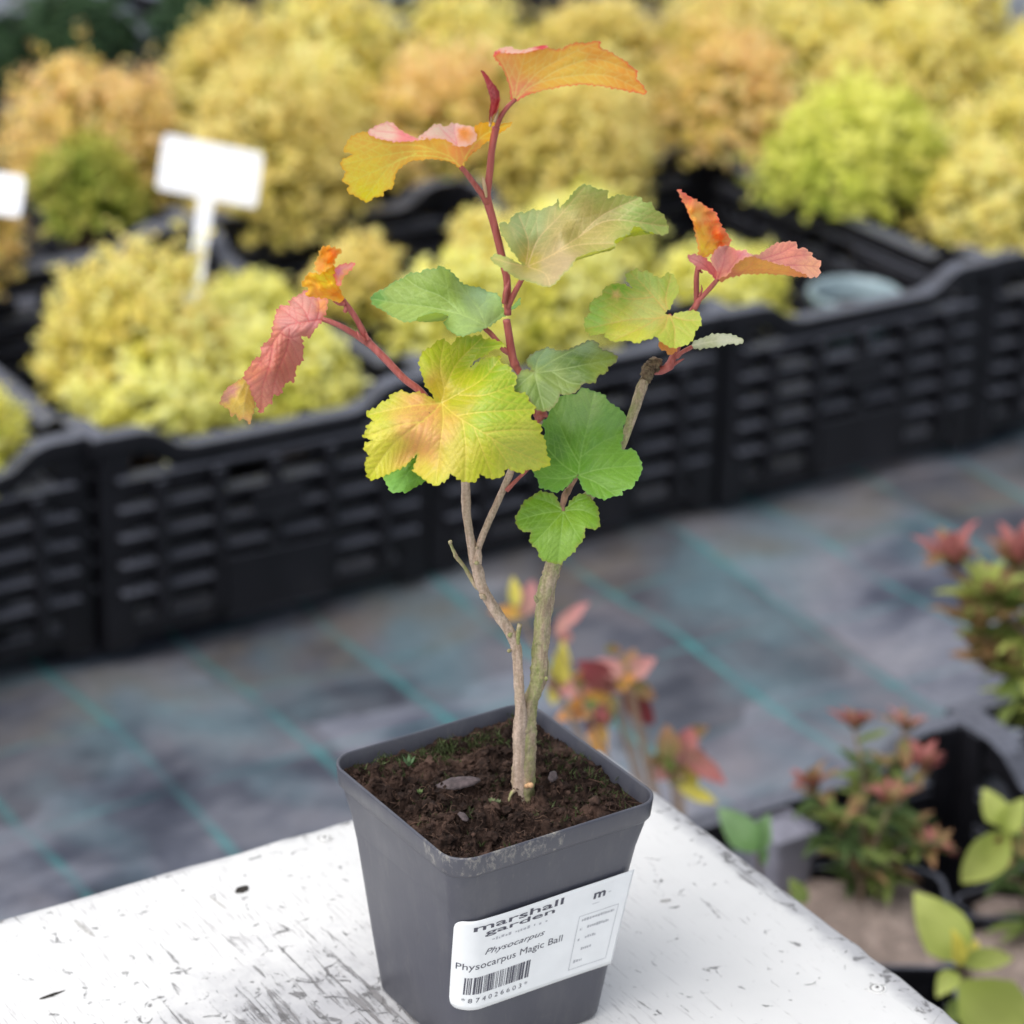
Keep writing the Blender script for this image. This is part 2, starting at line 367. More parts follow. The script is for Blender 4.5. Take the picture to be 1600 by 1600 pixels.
# ------------------------------------------------------------------ crates
CW, CD_, CH = .392, .592, .25
def crate_parts():
    """name -> meshes of one crate; x 0..CW, y 0..CD_, z up"""
    L = []; T = .012
    for (x, y, sx, sy) in ((0, 0, 1, 1), (CW, 0, -1, 1), (0, CD_, 1, -1), (CW, CD_, -1, -1)):
        P = [(x, y), (x+sx*.034, y), (x+sx*.034, y+sy*.010), (x+sx*.010, y+sy*.010), (x+sx*.010, y+sy*.034), (x, y+sy*.034)]
        if sx*sy < 0: P = P[::-1]
        mb = MB(); mb.loft([[(a, b, z) for a, b in P] for z in (0, CH-.002)], cap0=True, cap1=True); L.append(('corner_post', mb.mesh('corner_post')))
    def wall(length, place, hi):
        def add(name, s0, s1, d0, d1, z0, z1):
            mb = MB(); V = [(s, d, z) for z in (z0, z1) for d in (d0, d1) for s in (s0, s1)]
            mb.box(0, 1, 0, 1, 0, 1); mb.V = [place(*v) for v in V]; L.append((name, mb.mesh(name, False, .0012)))
        for z in (.010, .042, .074, .106, .138): add('slat', .034, length-.034, .001, .009, z, z+.019)
        for a0, a1 in ((.034, length/2-.05), (length/2+.05, length-.034)): add('slat', a0, a1, .001, .009, .170, .191)
        for z in (.063, .095, .127, .159, .193): add('ledge', .016, length-.016, -.013, .0085, z+.0005, z+.0055)
        m = length/2; nr = 5 if length < .5 else 7
        for k in range(nr):
            s = .062+(length-.124)*k/(nr-1); add('rib', s-.006, s+.006, -.0165, .0005, .031, CH-.058)
        add('panel', m-.062, m+.062, -.0185, -.0175, .018, .088); add('panel', m-.03, m+.03, -.0185, -.0175, .128, .157)
        # rim, high at the corners and dipping along the middle
        prof = [(-.010, CH), (.045, CH), (.062, CH-.005), (.085, CH-.022), (.102, CH-.026), (length-.102, CH-.026), (length-.085, CH-.022), (length-.062, CH-.005), (length-.045, CH), (length+.010, CH)]
        mb = MB(); rings = []
        for s, z in prof: rings.append([place(s, d, z+dz) for d, dz in ((-.0115, -.001), (.009, 0), (.009, -.004), (.0035, -.005), (.0035, -.03), (-.0005, -.03), (-.0005, -.005), (-.0085, -.006), (-.0085, -.016), (-.0115, -.016))])
        mb.loft(rings, cap0=True, cap1=True); L.append(('rim', mb.mesh('rim')))
    wall(CW, lambda s, d, z: (s, d, z), 0); wall(CW, lambda s, d, z: (CW-s, CD_-d, z), 0)
    wall(CD_, lambda s, d, z: (d, CD_-s, z), 1); wall(CD_, lambda s, d, z: (CW-d, s, z), 1)
    mb = MB(); mb.box(.011, CW-.011, .011, CD_-.011, .004, .009); L.append(('base', mb.mesh('base')))
    for n, me in L:
        bm = bmesh.new(); bm.from_mesh(me); bmesh.ops.recalc_face_normals(bm, faces=bm.faces[:]); bm.to_mesh(me); bm.free()
    return L
CRATE = crate_parts()
def crate(i, ey, label, dz=0, jit=0, group='black nursery crates', ex=None):
    e = empty('nursery_crate', grid((i*.4 if ex is None else ex)+.004, ey+.004, dz), YAW+jit+random.Random(label).uniform(-.008, .008), label=label, cat='crate', group=group)
    for n, me in CRATE: link(n, me, BLACK, e)
    return e
crate(-2, 0, 'black slatted crate in the front row, cut off by the left edge low down')
crate(-1, .012, 'black slatted crate at the left end of the front row, dipped rim')
crate(0, 0, 'black slatted crate in the front row holding yellow shrubs, left of the potted shrub')
crate(1, .004, 'black slatted crate in the front row directly behind the potted shrub')
crate(2, 0, 'black slatted crate in the front row with a pale round pot in it')
crate(3, .006, 'black slatted crate in the front row, cut off by the right edge')
crate(4, .02, 'black crate at the far right end of the front row')
for i, lb in ((-1, 'black crate behind the front row at the far left edge'), (0, 'black crate in the second row behind the white tag'), (1, 'black crate in the second row left of the red shoot tip'),
              (2, 'black crate in the second row behind the topmost orange leaf'), (3, 'black crate in the second row behind the lime green shrub'), (4, 'black crate at the right end of the second row')):
    crate(i, .612, lb, jit=random.Random(i).uniform(-.012, .012))
for i, lb in ((0, 'black crate in the back row under the dark green shrubs'), (1, 'black crate in the back row behind the orange tipped shrub'), (2, 'black crate in the back row behind the middle shrubs'),
              (3, 'black crate in the back row toward the right'), (4, 'black crate at the right end of the back row')):
    crate(i, 1.225, lb)
crate(0, -1.508, 'black open crate at lower right with red tipped plants, near the table', ex=-.022)
crate(0, -1.50, 'black crate at lower right, mostly beyond the right edge', ex=.385)

# ------------------------------------------------------------------ background shrubs
def square_pot(r, h, rc=.012):
    mb = MB(); R = []
    for w, z in ((r*1.45, 0), (r*1.9, h-.008), (r*2.02, h-.008), (r*2.04, h), (r*1.93, h), (r*1.88, h-.012)):
        R.append([(x, y, z) for x, y in rsq(w, rc, 4)])
    mb.loft(R, cap0=True); return mb.mesh('pot')
def soil_disc(r, z, bump, seed, n=14, square=True):
    rs = np.random.RandomState(seed); V = [(0, 0, z+bump)]; F = []
    for k in range(1, n+1):
        for j in range(28):
            a = 2*math.pi*j/28; q = k/n; rr = r*q*(1 if not square else min(1.32, 1/max(abs(math.cos(a)), abs(math.sin(a)))*.96))
            V.append((rr*math.cos(a), rr*math.sin(a), z+bump*(1-q*q)+rs.randn()*.0016*(q < .99)))
    F += [(0, 1+j, 1+(j+1) % 28) for j in range(28)]
    for k in range(n-1):
        F += [(1+k*28+j, 1+(k+1)*28+j, 1+(k+1)*28+(j+1) % 28, 1+k*28+(j+1) % 28) for j in range(28)]
    return mesh('soil', V, F)
def foliage(R, H, z0, seed, pal, nsh=170, per=15, leaf=.017, spread=1.):
    """leaf sized faces on radiating shoots that form a loose dome; pal = inner, middle, tip colours"""
    rs = np.random.RandomState(seed); pal = np.array(pal, float)
    ct = rs.uniform(-.15, 1, nsh); az = rs.uniform(0, 2*math.pi, nsh); st = np.sqrt(1-np.clip(ct, -1, 1)**2)
    D = np.stack([st*np.cos(az), st*np.sin(az), ct], 1)
    lump = np.ones(nsh)
    for k in range(7):
        c = rs.randn(3); c[2] = abs(c[2]); c /= np.linalg.norm(c); lump += rs.uniform(-.34, .24)*np.exp(-((D-c)**2).sum(1)/.12)
    E_ = D*np.array([R, R, H])*(lump*rs.uniform(.74, 1.05, nsh)*np.where(rs.rand(nsh) < .10, rs.uniform(1.08, 1.28, nsh), 1))[:, None]
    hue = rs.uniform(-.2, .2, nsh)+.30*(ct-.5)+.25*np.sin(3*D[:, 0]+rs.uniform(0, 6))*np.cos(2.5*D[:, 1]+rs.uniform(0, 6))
    npr = max(5, int(per*.6)); tt = np.r_[np.linspace(.45, .9, per-npr), np.linspace(.95, 1.0, npr)]
    t = np.tile(tt, (nsh, 1))+rs.randn(nsh, per)*.02
    d = E_/np.linalg.norm(E_, axis=1)[:, None]
    P = E_[:, None, :]*t[..., None]+rs.randn(nsh, per, 3)*leaf*.16
    ax = np.broadcast_to(d[:, None, :]*.8+np.array([0, 0, .55]), (nsh, per, 3))
    q = rs.randn(nsh, per, 3); L = q-ax*((q*ax).sum(-1)/(ax*ax).sum(-1))[..., None]*.8; L /= np.linalg.norm(L, axis=2)[..., None]; L = L+ax*.45; L /= np.linalg.norm(L, axis=2)[..., None]
    out = ax+rs.randn(nsh, per, 3)*.3; side = np.cross(out, L); side /= np.linalg.norm(side, axis=2)[..., None]+1e-9
    nr = np.cross(side, L); ln = leaf*rs.uniform(.55, 1.15, (nsh, per, 1))*(1.15-.25*t[..., None])
    b = P; tip = P+L*ln; l = P+L*ln*.45+side*ln*.3+nr*ln*.1; r = P+L*ln*.45-side*ln*.3+nr*ln*.1
    V = np.stack([b, r, tip, l], 2).reshape(-1, 3)+np.array([0, 0, z0])
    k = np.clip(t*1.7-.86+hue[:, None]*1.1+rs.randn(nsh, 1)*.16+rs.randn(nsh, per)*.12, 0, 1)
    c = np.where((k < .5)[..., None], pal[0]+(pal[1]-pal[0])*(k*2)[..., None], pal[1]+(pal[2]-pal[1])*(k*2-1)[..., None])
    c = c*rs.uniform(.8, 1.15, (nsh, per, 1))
    n = nsh*per; cols = np.repeat(c.reshape(-1, 3), 4, 0)
    me = bpy.data.meshes.new('foliage'); me.vertices.add(4*n); me.vertices.foreach_set('co', V.ravel().astype('f'))
    idx = (np.arange(n)[:, None]*4+np.array([0, 1, 2, 0, 2, 3])).ravel()
    me.loops.add(6*n); me.loops.foreach_set('vertex_index', idx.astype('i')); me.polygons.add(2*n); me.polygons.foreach_set('loop_start', np.arange(0, 6*n, 3).astype('i'))
    a = me.color_attributes.new('Col', 'FLOAT_COLOR', 'POINT'); cc = np.ones((4*n, 4), 'f'); cc[:, :3] = np.clip(cols, .01, .95); a.data.foreach_set('color', cc.ravel())
    me.update(); me.validate(); 
    # bare woody stems from the pot to the shoots
    SV, SF = [], []
    for i in rs.choice(nsh, min(36, nsh), False):
        p = np.array([[0, 0, z0-.06], E_[i]*.35+[0, 0, z0-.015], E_[i]*.9+[0, 0, z0]]); p[0, :2] = rs.randn(2)*.008
        v, f = tube(catmull(p, 4), np.linspace(.0016, .0007, 9), 5); o = len(SV); SV += v; SF += [tuple(o+j for j in q) for q in f]
    return me, mesh('stems', SV, SF)
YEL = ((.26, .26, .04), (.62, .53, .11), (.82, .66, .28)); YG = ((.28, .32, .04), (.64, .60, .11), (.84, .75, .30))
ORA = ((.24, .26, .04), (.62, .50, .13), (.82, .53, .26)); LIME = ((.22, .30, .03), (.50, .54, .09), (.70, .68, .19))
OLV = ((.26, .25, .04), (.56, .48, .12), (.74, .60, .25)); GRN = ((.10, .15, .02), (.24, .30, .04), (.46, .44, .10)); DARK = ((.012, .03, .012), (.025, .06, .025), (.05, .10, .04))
SG = 'golden spirea shrubs in the crates'
def shrub(ex, ey, zc, R, H, pal, label, seed, nsh=330, per=10, leaf=.0135, name='golden_shrub', group=SG, cat='shrub', potr=.055):
    r = empty(name, grid(ex, ey, .0095), YAW+random.Random(seed).uniform(-.2, .2), label=label, cat=cat, group=group)
    ph = min(.14, max(.09, zc-.10)); link('pot', square_pot(potr, ph), BLACK, r)
    link('soil', soil_disc(potr*.9, ph-.012, .004, seed, 6), SOIL, r)
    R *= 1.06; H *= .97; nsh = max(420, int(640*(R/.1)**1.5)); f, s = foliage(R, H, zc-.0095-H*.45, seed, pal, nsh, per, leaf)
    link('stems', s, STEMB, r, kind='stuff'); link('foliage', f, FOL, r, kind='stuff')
    return r
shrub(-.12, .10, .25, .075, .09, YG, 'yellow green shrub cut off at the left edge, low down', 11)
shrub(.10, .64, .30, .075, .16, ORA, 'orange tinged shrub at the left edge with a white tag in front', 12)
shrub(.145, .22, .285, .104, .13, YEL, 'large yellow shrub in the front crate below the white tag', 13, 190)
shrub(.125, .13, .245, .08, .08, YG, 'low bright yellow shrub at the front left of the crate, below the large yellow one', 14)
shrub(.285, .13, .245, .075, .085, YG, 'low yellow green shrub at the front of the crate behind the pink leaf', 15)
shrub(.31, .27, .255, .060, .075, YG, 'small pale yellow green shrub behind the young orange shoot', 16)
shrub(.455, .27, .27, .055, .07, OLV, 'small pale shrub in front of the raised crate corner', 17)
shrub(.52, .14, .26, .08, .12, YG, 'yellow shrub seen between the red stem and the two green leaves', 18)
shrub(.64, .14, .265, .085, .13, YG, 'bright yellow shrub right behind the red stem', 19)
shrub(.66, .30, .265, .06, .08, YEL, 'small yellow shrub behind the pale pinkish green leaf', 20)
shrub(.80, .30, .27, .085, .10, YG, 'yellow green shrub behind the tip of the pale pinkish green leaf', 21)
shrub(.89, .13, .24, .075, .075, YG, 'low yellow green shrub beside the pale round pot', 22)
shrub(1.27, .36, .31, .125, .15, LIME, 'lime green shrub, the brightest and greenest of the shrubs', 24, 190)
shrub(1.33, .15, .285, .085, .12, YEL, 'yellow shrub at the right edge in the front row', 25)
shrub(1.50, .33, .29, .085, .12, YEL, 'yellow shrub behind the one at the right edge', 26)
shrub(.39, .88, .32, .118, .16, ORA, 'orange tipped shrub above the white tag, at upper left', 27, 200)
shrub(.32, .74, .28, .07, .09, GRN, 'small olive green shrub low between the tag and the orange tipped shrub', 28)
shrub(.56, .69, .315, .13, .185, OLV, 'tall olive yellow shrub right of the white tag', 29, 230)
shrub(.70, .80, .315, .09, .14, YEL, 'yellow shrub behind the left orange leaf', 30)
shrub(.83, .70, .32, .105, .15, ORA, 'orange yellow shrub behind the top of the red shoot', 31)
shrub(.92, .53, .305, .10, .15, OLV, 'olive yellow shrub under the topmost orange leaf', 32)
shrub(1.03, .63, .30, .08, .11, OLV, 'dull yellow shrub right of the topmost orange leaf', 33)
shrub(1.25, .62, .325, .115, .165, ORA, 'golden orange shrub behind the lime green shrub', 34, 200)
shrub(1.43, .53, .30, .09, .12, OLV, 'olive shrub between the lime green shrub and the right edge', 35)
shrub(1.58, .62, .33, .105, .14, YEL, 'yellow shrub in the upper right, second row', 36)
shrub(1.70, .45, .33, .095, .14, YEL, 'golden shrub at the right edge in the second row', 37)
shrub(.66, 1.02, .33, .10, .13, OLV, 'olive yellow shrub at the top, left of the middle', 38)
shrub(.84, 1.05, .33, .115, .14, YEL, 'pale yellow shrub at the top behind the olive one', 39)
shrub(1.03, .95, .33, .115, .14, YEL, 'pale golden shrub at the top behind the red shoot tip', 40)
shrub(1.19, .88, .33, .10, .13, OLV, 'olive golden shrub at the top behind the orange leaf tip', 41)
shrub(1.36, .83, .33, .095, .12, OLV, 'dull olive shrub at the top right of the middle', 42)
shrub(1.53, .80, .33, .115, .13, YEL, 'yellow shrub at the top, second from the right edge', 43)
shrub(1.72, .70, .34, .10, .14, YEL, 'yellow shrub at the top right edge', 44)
shrub(.36, 1.33, .31, .11, .11, DARK, 'dark green bush at the top left edge', 45, name='dark_bush', cat='bush', group='dark bushes at the top left')
shrub(.55, 1.30, .34, .085, .09, DARK, 'dark green bush at the top, second from the left edge', 46, name='dark_bush', cat='bush', group='dark bushes at the top left')
shrub(.72, 1.23, .34, .075, .09, DARK, 'dark green bush at the top beside the olive yellow shrub', 47, name='dark_bush', cat='bush', group='dark bushes at the top left')

def round_pot(ex, ey, z, r, h, mat, label):
    e = empty('plant_pot', grid(ex, ey, .0095), label=label, cat='pot', group=None)
    mb = MB(); A = np.linspace(0, 2*math.pi, 40, endpoint=False)
    mb.loft([[(q*math.cos(a), q*math.sin(a), zz) for a in A] for q, zz in ((r*.7, 0), (r*.93, h-.012), (r, h-.012), (r*1.01, h-.001), (r*.985, h), (r*.90, h-.001), (r*.87, h-.010), (r*.84, h-.03))], cap0=True)
    link('pot_wall', mb.mesh('pot_wall', True), mat, e); link('soil', soil_disc(r*.86, h-.028, .003, 3, 6, False), SOIL, e)
round_pot(1.05, .078, 0, .058, .200, PALEPOT, 'pale blue grey round pot standing in the front crate')

def plant_tag(c, w, h, foot, lean, label):
    """rounded plate on a flat stake; c = plate centre, foot = bottom of the stake"""
    c = np.array(c); foot = np.array(foot); up = c-foot; up /= np.linalg.norm(up)
    e = empty('plant_tag', foot, label=label, cat='plant tag', group='white tags in the crates')
    fwd = CAM-c; fwd /= np.linalg.norm(fwd); n = fwd+np.array(lean); n -= up*(n@up); n /= np.linalg.norm(n); sx = np.cross(up, n)
    def slab(P, t, o): 
        mb = MB(); mb.loft([[tuple(o+sx*x+up*y+n*z-foot) for x, y in P] for z in (-t/2, t/2)], cap0=True, cap1=True); return mb
    link('plate', slab(rsq(w, .006, 5, h), .0016, c).mesh('plate'), WHITE, e)
    top = np.linalg.norm(c-foot)-h/2+.004
    P = [(-.0035, -.03), (.0035, -.03), (.0092, 0), (.0092, top), (-.0092, top), (-.0092, 0)]
    link('stake', slab(P, .0018, foot-n*.0019).mesh('stake'), WHITE, e)
plant_tag(at_depth(328, 267, 3.34), .121, .075, at_depth(300, 480, 3.27), (.1, .0, 0), 'blank white tag on a stake between the yellow shrubs')
plant_tag(at_depth(-18, 300, 3.05), .075, .055, at_depth(-40, 470, 2.98), (.0, .0, 0), 'white tag cut off by the left edge of the photo')

# ------------------------------------------------------------------ leafy plants at the lower right
def blade(seed, wide=.42, bend=.25, fold=.25, teeth=0):
    """unit leaf along +X, 24 faces"""
    rs = np.random.RandomState(seed); V = []; n = 7
    for i in range(n):
        t = i/(n-1); w = wide*.5*math.sin(math.pi*min(1, t*.96+.02)**.8)**.9
        z = -bend*t*t+.02*rs.randn()
        for s in (-1, -.5, 0, .5, 1): V.append((t, s*w*(1+.04*rs.randn()), z+abs(s)*w*fold*2+.006*rs.randn()))
    F = [(i*5+j, (i+1)*5+j, (i+1)*5+j+1, i*5+j+1) for i in range(n-1) for j in range(4)]
    return V, F
BL = {}
def leaf_mesh(col, k, wide=.42):
    key = (col, k, wide)
    if key not in BL:
        V, F = blade(k, wide, (.15, .35, .05)[k % 3]); V = np.array(V); c0, c1 = np.array(col[0]), np.array(col[1])
        t = np.clip(V[:, :1]+.12*np.random.RandomState(k).randn(len(V), 1), 0, 1)
        BL[key] = mesh('leaf', V, F, True, c0+(c1-c0)*t)
    return BL[key]
def put_leaf(parent, p0, p1, wide, col, k, root, face=None):
    """leaf from p0 to p1, its upper side turned up and towards face"""
    p0, p1 = np.array(p0), np.array(p1); d = p1-p0; L = np.linalg.norm(d); d = d/L
    up = np.array(face if face is not None else (0, 0, 1.)); up = up-d*(up@d); up /= np.linalg.norm(up); s = np.cross(up, d)
    o = link('leaf', leaf_mesh(col, k, wide), FOL, parent)
    m = Matrix([[d[i]*L, s[i]*L, up[i]*L, (p0-root)[i]] for i in range(3)]+[[0, 0, 0, 1]]); o.matrix_local = m; return o
RED = ((.20, .10, .07), (.40, .13, .13)); PINK = ((.34, .19, .15), (.46, .20, .20)); DRED = ((.13, .05, .04), (.22, .04, .05)); YLW = ((.38, .34, .07), (.58, .50, .09))
OGR = ((.15, .16, .05), (.28, .14, .08)); DGR = ((.035, .065, .02), (.065, .10, .03)); MGR = ((.09, .13, .03), (.15, .19, .05)); LGR = ((.24, .29, .06), (.38, .42, .12)); BGR = ((.10, .20, .06), (.17, .27, .13)); ORG2 = ((.45, .30, .06), (.60, .26, .08))

def tip_plant(base, tips, label, seed, soilr=None, low=26, name='red_tipped_plant', group=None, cols=(DGR, MGR), tipcol=RED, leaf=.029):
    """woody stems from a potted base to given tips; rosettes of small leaves at each tip, green leaves below"""
    base = np.array(base); rs = np.random.RandomState(seed)
    r = empty(name, base, label=label, cat='plant', group=group)
    if soilr:
        h = base[2]-.006
        p = link('pot', square_pot(soilr, h, .02), BLACK, r, (0, 0, -h)); link('soil', soil_disc(soilr*.92, -.012, .030, seed, 10), GREYSOIL, r)
    for i, (tp, tc) in enumerate(tips):
        tp = np.array(tp); mid = base*.55+tp*.45+np.array([0, 0, .018])+rs.randn(3)*.006
        C = catmull([base+rs.randn(3)*[.006, .006, 0]-[0, 0, .01], mid, tp], 7)
        v, f = tube(C-base, np.linspace(.0024, .0011, len(C)), 6, .05, i); link('stem', mesh('stem', v, f), STEMB, r)
        ax = (tp-mid)/np.linalg.norm(tp-mid)
        for k in range(15):                                   # rosette
            a = k*2.4; q = np.array([math.cos(a), math.sin(a), .35+.9*rs.rand()])*(.75 if k < 9 else .4)+ax*.35; q /= np.linalg.norm(q)
            put_leaf(r, tp+rs.randn(3)*.002, tp+q*leaf*rs.uniform(.5, 1.1), .38, tc if rs.rand() < .7 else OGR, int(rs.randint(3)), base)
        for k in range(low//len(tips)):
            t = rs.uniform(.28, .98); p = C[int(t*(len(C)-1))]; a = rs.uniform(0, 6.28)
            q = np.array([math.cos(a), math.sin(a), rs.uniform(-.25, .5)]); q /= np.linalg.norm(q)
            put_leaf(r, p, p+q*leaf*rs.uniform(.8, 1.5), .34, cols[int(rs.randint(len(cols)))] if t < .93 else OGR, int(rs.randint(3)), base)
    return r
B1 = at_z(1345, 1430, .175)
d1 = float((B1-CAM)@FW)
tip_plant(B1, [(at_depth(1335, 1138, d1+.03), RED), (at_depth(1442, 1200, d1+.06), RED), (at_depth(1268, 1232, d1), RED), (at_depth(1392, 1258, d1-.03), RED),
               (at_depth(1415, 1140, d1+.10), PINK), (at_depth(1455, 1330, d1-.02), RED), (at_depth(1300, 1290, d1-.05), MGR), (at_depth(1420, 1300, d1+.05), DGR), (at_depth(1350, 1250, d1+.06), MGR)],
          'bushy plant with red shoot tips in the open black crate', 5, .072, 150, cols=(DGR, MGR, OGR, DGR, MGR), leaf=.025)
B2 = at_z(1625, 1510, .165); d2 = float((B2-CAM)@FW)
tip_plant(B2, [(at_depth(1600, 1330, d2+.02), MGR), (at_depth(1560, 1370, d2+.04), OGR), (at_depth(1640, 1330, d2), MGR)], 'small green plant in a grey soil pot at the right edge', 6, .070, 24)
B3 = grid(.52, -.98, .16); d3 = float((B3-CAM)@FW)
tip_plant(B3, [(at_depth(1490, 885, d3), RED), (at_depth(1588, 885, d3+.02), RED), (at_depth(1530, 985, d3), OGR), (at_depth(1545, 940, d3), LGR), (at_depth(1580, 960, d3), MGR), (at_depth(1585, 1060, d3), LGR), (at_depth(1545, 1040, d3), OGR), (at_depth(1640, 960, d3), MGR)],
          'tall yellow green plant with red tips at the right edge', 7, .055, 130, cols=(MGR, LGR, MGR, LGR), leaf=.046)

def traced_plant(name, base, leaves, label, group=None, stem=True):
    """few large leaves, each from its stalk to its tip (photo pixels, distance)"""
    base = np.array(base); r = empty(name, base, label=label, cat='plant', group=group); h = base[2]-.010
    p = link('pot', square_pot(.042, h, .012), BLACK, r, (0, 0, -h)); p.rotation_euler = (0, 0, YAW); link('soil', soil_disc(.038, -.012, .008, 4, 6), GREYSOIL, r)
    for i, (x0, y0, x1, y1, dep, wide, col) in enumerate(leaves):
        p0 = at_depth(x0, y0, dep); p1 = at_depth(x1, y1, dep+.012*math.sin(i*2.1))
        put_leaf(r, p0, p1+(p1-p0)*.04, min(.7, wide*1.25), col, i % 3, base, CAM-p0+np.array([math.sin(i*1.7)*.9, 0, .8]))
        if stem and i < 26:
            C = catmull([base, base*.5+p0*.5+np.array([0, 0, .01]), p0], 5); v, f = tube(C-base, np.linspace(.0012, .0006, len(C)), 5); link('stem', mesh('stem', v, f), STEMB, r)
    return r
BR = grid(.03, -1.02, .15); dr = 2.26
_q = random.Random(12); _more = []
for cx, cy, sp, n in ((945, 1070, 42, 26), (1065, 1190, 32, 16), (905, 1110, 28, 8)):
    for k in range(n):
        x, y, a, L = _q.gauss(cx, sp*.6), _q.gauss(cy, sp*.6), _q.uniform(0, 6.28), _q.uniform(22, 42)
        _more.append((x, y, x+L*math.cos(a), y+L*.8*math.sin(a), dr+_q.uniform(-.03, .05), .5, _q.choice((PINK, DRED, OGR, OGR, DRED, MGR, ORG2))))
traced_plant('red_leaved_plant', BR, [
    (806, 950, 802, 903, dr, .36, YLW), (812, 965, 838, 905, dr+.02, .4, PINK), (815, 960, 768, 955, dr, .35, ORG2), (868, 990, 915, 940, dr, .3, PINK), (880, 1010, 880, 975, dr, .6, PINK), (868, 1080, 880, 1005, dr, .35, YLW), (870, 1065, 862, 1100, dr, .5, YLW),
    (960, 1100, 890, 1080, dr, .55, PINK), (955, 1075, 905, 1035, dr, .5, DRED), (975, 1060, 935, 1030, dr, .5, PINK), (980, 1065, 985, 1010, dr, .5, OGR), (985, 1055, 1022, 1030, dr, .6, PINK), (985, 1070, 1025, 1090, dr, .5, OGR), (970, 1085, 1030, 1130, dr, .4, DRED), (965, 1090, 935, 1125, dr, .4, OGR),
    (955, 1090, 870, 1120, dr, .35, ORG2), (1000, 1090, 960, 1050, dr+.03, .5, RED), (930, 1140, 945, 1190, dr, .4, ORG2), (1050, 1190, 1040, 1135, dr, .6, OGR), (1060, 1190, 1085, 1135, dr, .5, RED), (1065, 1180, 1132, 1222, dr, .36, RED), (1060, 1195, 1090, 1225, dr, .6, YLW), (1055, 1195, 1010, 1180, dr, .4, OGR), (1050, 1205, 1015, 1215, dr, .45, PINK),
    (1060, 1230, 1120, 1252, dr-.05, .3, YLW), (1045, 1195, 1075, 1240, dr, .4, LGR)]+_more, 'plant with red, pink and yellow leaves behind the grey pot')
traced_plant('green_leaf_plant', at_z(1190, 1420, .16), [(1180, 1330, 1128, 1265, 2.05, .5, BGR), (1185, 1335, 1205, 1350, 2.03, .6, BGR), (1180, 1330, 1200, 1275, 2.06, .5, BGR), (1260, 1410, 1235, 1375, 2.02, .5, MGR)], 'small bright green leaved plant at the right edge of the table')
traced_plant('yellow_green_plant', at_z(1530, 1640, .16), [(1500, 1500, 1437, 1400, 1.98, .55, LGR), (1500, 1505, 1590, 1490, 1.98, .3, LGR), (1495, 1520, 1465, 1555, 1.97, .6, LGR), (1500, 1535, 1620, 1640, 1.95, .55, LGR), (1510, 1500, 1530, 1465, 2.0, .4, YLW), (1500, 1510, 1490, 1455, 1.97, .35, YLW), (1500, 1560, 1480, 1605, 1.95, .4, MGR)], 'yellow green plant with broad leaves at the bottom right corner')
traced_plant('broad_leaf_plant', at_z(1600, 1420, .16), [(1565, 1290, 1540, 1235, 2.1, .75, LGR), (1575, 1300, 1505, 1385, 2.08, .45, LGR), (1570, 1300, 1600, 1250, 2.1, .6, LGR), (1580, 1320, 1640, 1330, 2.1, .5, OGR), (1575, 1300, 1560, 1340, 2.08, .5, DRED)], 'plant with drooping pale green leaves at the right edge')
_q = at_z(1222, 1290, .225); pp = empty('small_pot', (_q[0], _q[1], .010), YAW, label='tall grey lilac square pot inside the open black crate', cat='pot')
link('pot', square_pot(.021, .215, .005), LILAC, pp); link('soil', soil_disc(.018, .211, .001, 9, 4), LILAC, pp)

# ------------------------------------------------------------------ the potted shrub: pot, label, soil
PC = np.array([-.00556, 1.09546, .61]); PYAW = math.radians(33.75)
ROOT = empty('potted_shrub', PC, 0, label='young shrub with orange and green leaves in a square grey pot on the table', cat='potted plant')
PX = np.array([math.cos(PYAW), math.sin(PYAW), 0]); PY = np.array([-math.sin(PYAW), math.cos(PYAW), 0])
WB, WT, ZT, RC = .0785, .1012, .1080, .0105           # wall: width at base and under the collar, height there, corner radius
def wall_w(h): return WB+(WT-WB)*h/ZT
def pot_local(x, y, z): return PX*x+PY*y+np.array([0, 0, z])
def build_pot():
    mb = MB(); R = []
    for w, z, rc in ((WB-.008, 0, .008), (WB-.002, .0006, RC), (WB, .0022, RC), (wall_w(.03), .03, RC), (wall_w(.06), .06, RC), (wall_w(.09), .09, RC), (WT, ZT, RC+.001)):
        R.append([(x, y, z) for x, y in rsq(w, rc, 9)])
    mb.loft(R, cap0=True); p = link('pot', mb.mesh('pot', True), POT, ROOT); p.rotation_euler = (0, 0, PYAW)
    mb = MB(); R = []
    for w, z, rc in ((WT-.002, ZT-.0004, RC), (.1070, ZT-.0006, .0115), (.1082, ZT+.0002, .012), (.1098, ZT+.0085, .0125), (.1098, ZT+.0092, .0125), (.1090, ZT+.0096, .0122), (.1078, ZT+.0096, .0118), (.1070, ZT+.0090, .0114), (.1050, ZT-.001, .0105), (.0985, ZT-.016, .010), (.094, ZT-.03, .009)):
        rr = []
        for i, (x, y) in enumerate(rsq(w, rc, 9)):
            rr.append((x, y, z+.00035*math.sin(7*x/.05+2)*math.cos(5*y/.05)))
        R.append(rr)
    mb.loft(R); link('rim', mb.mesh('rim', True), POT, p)
build_pot()

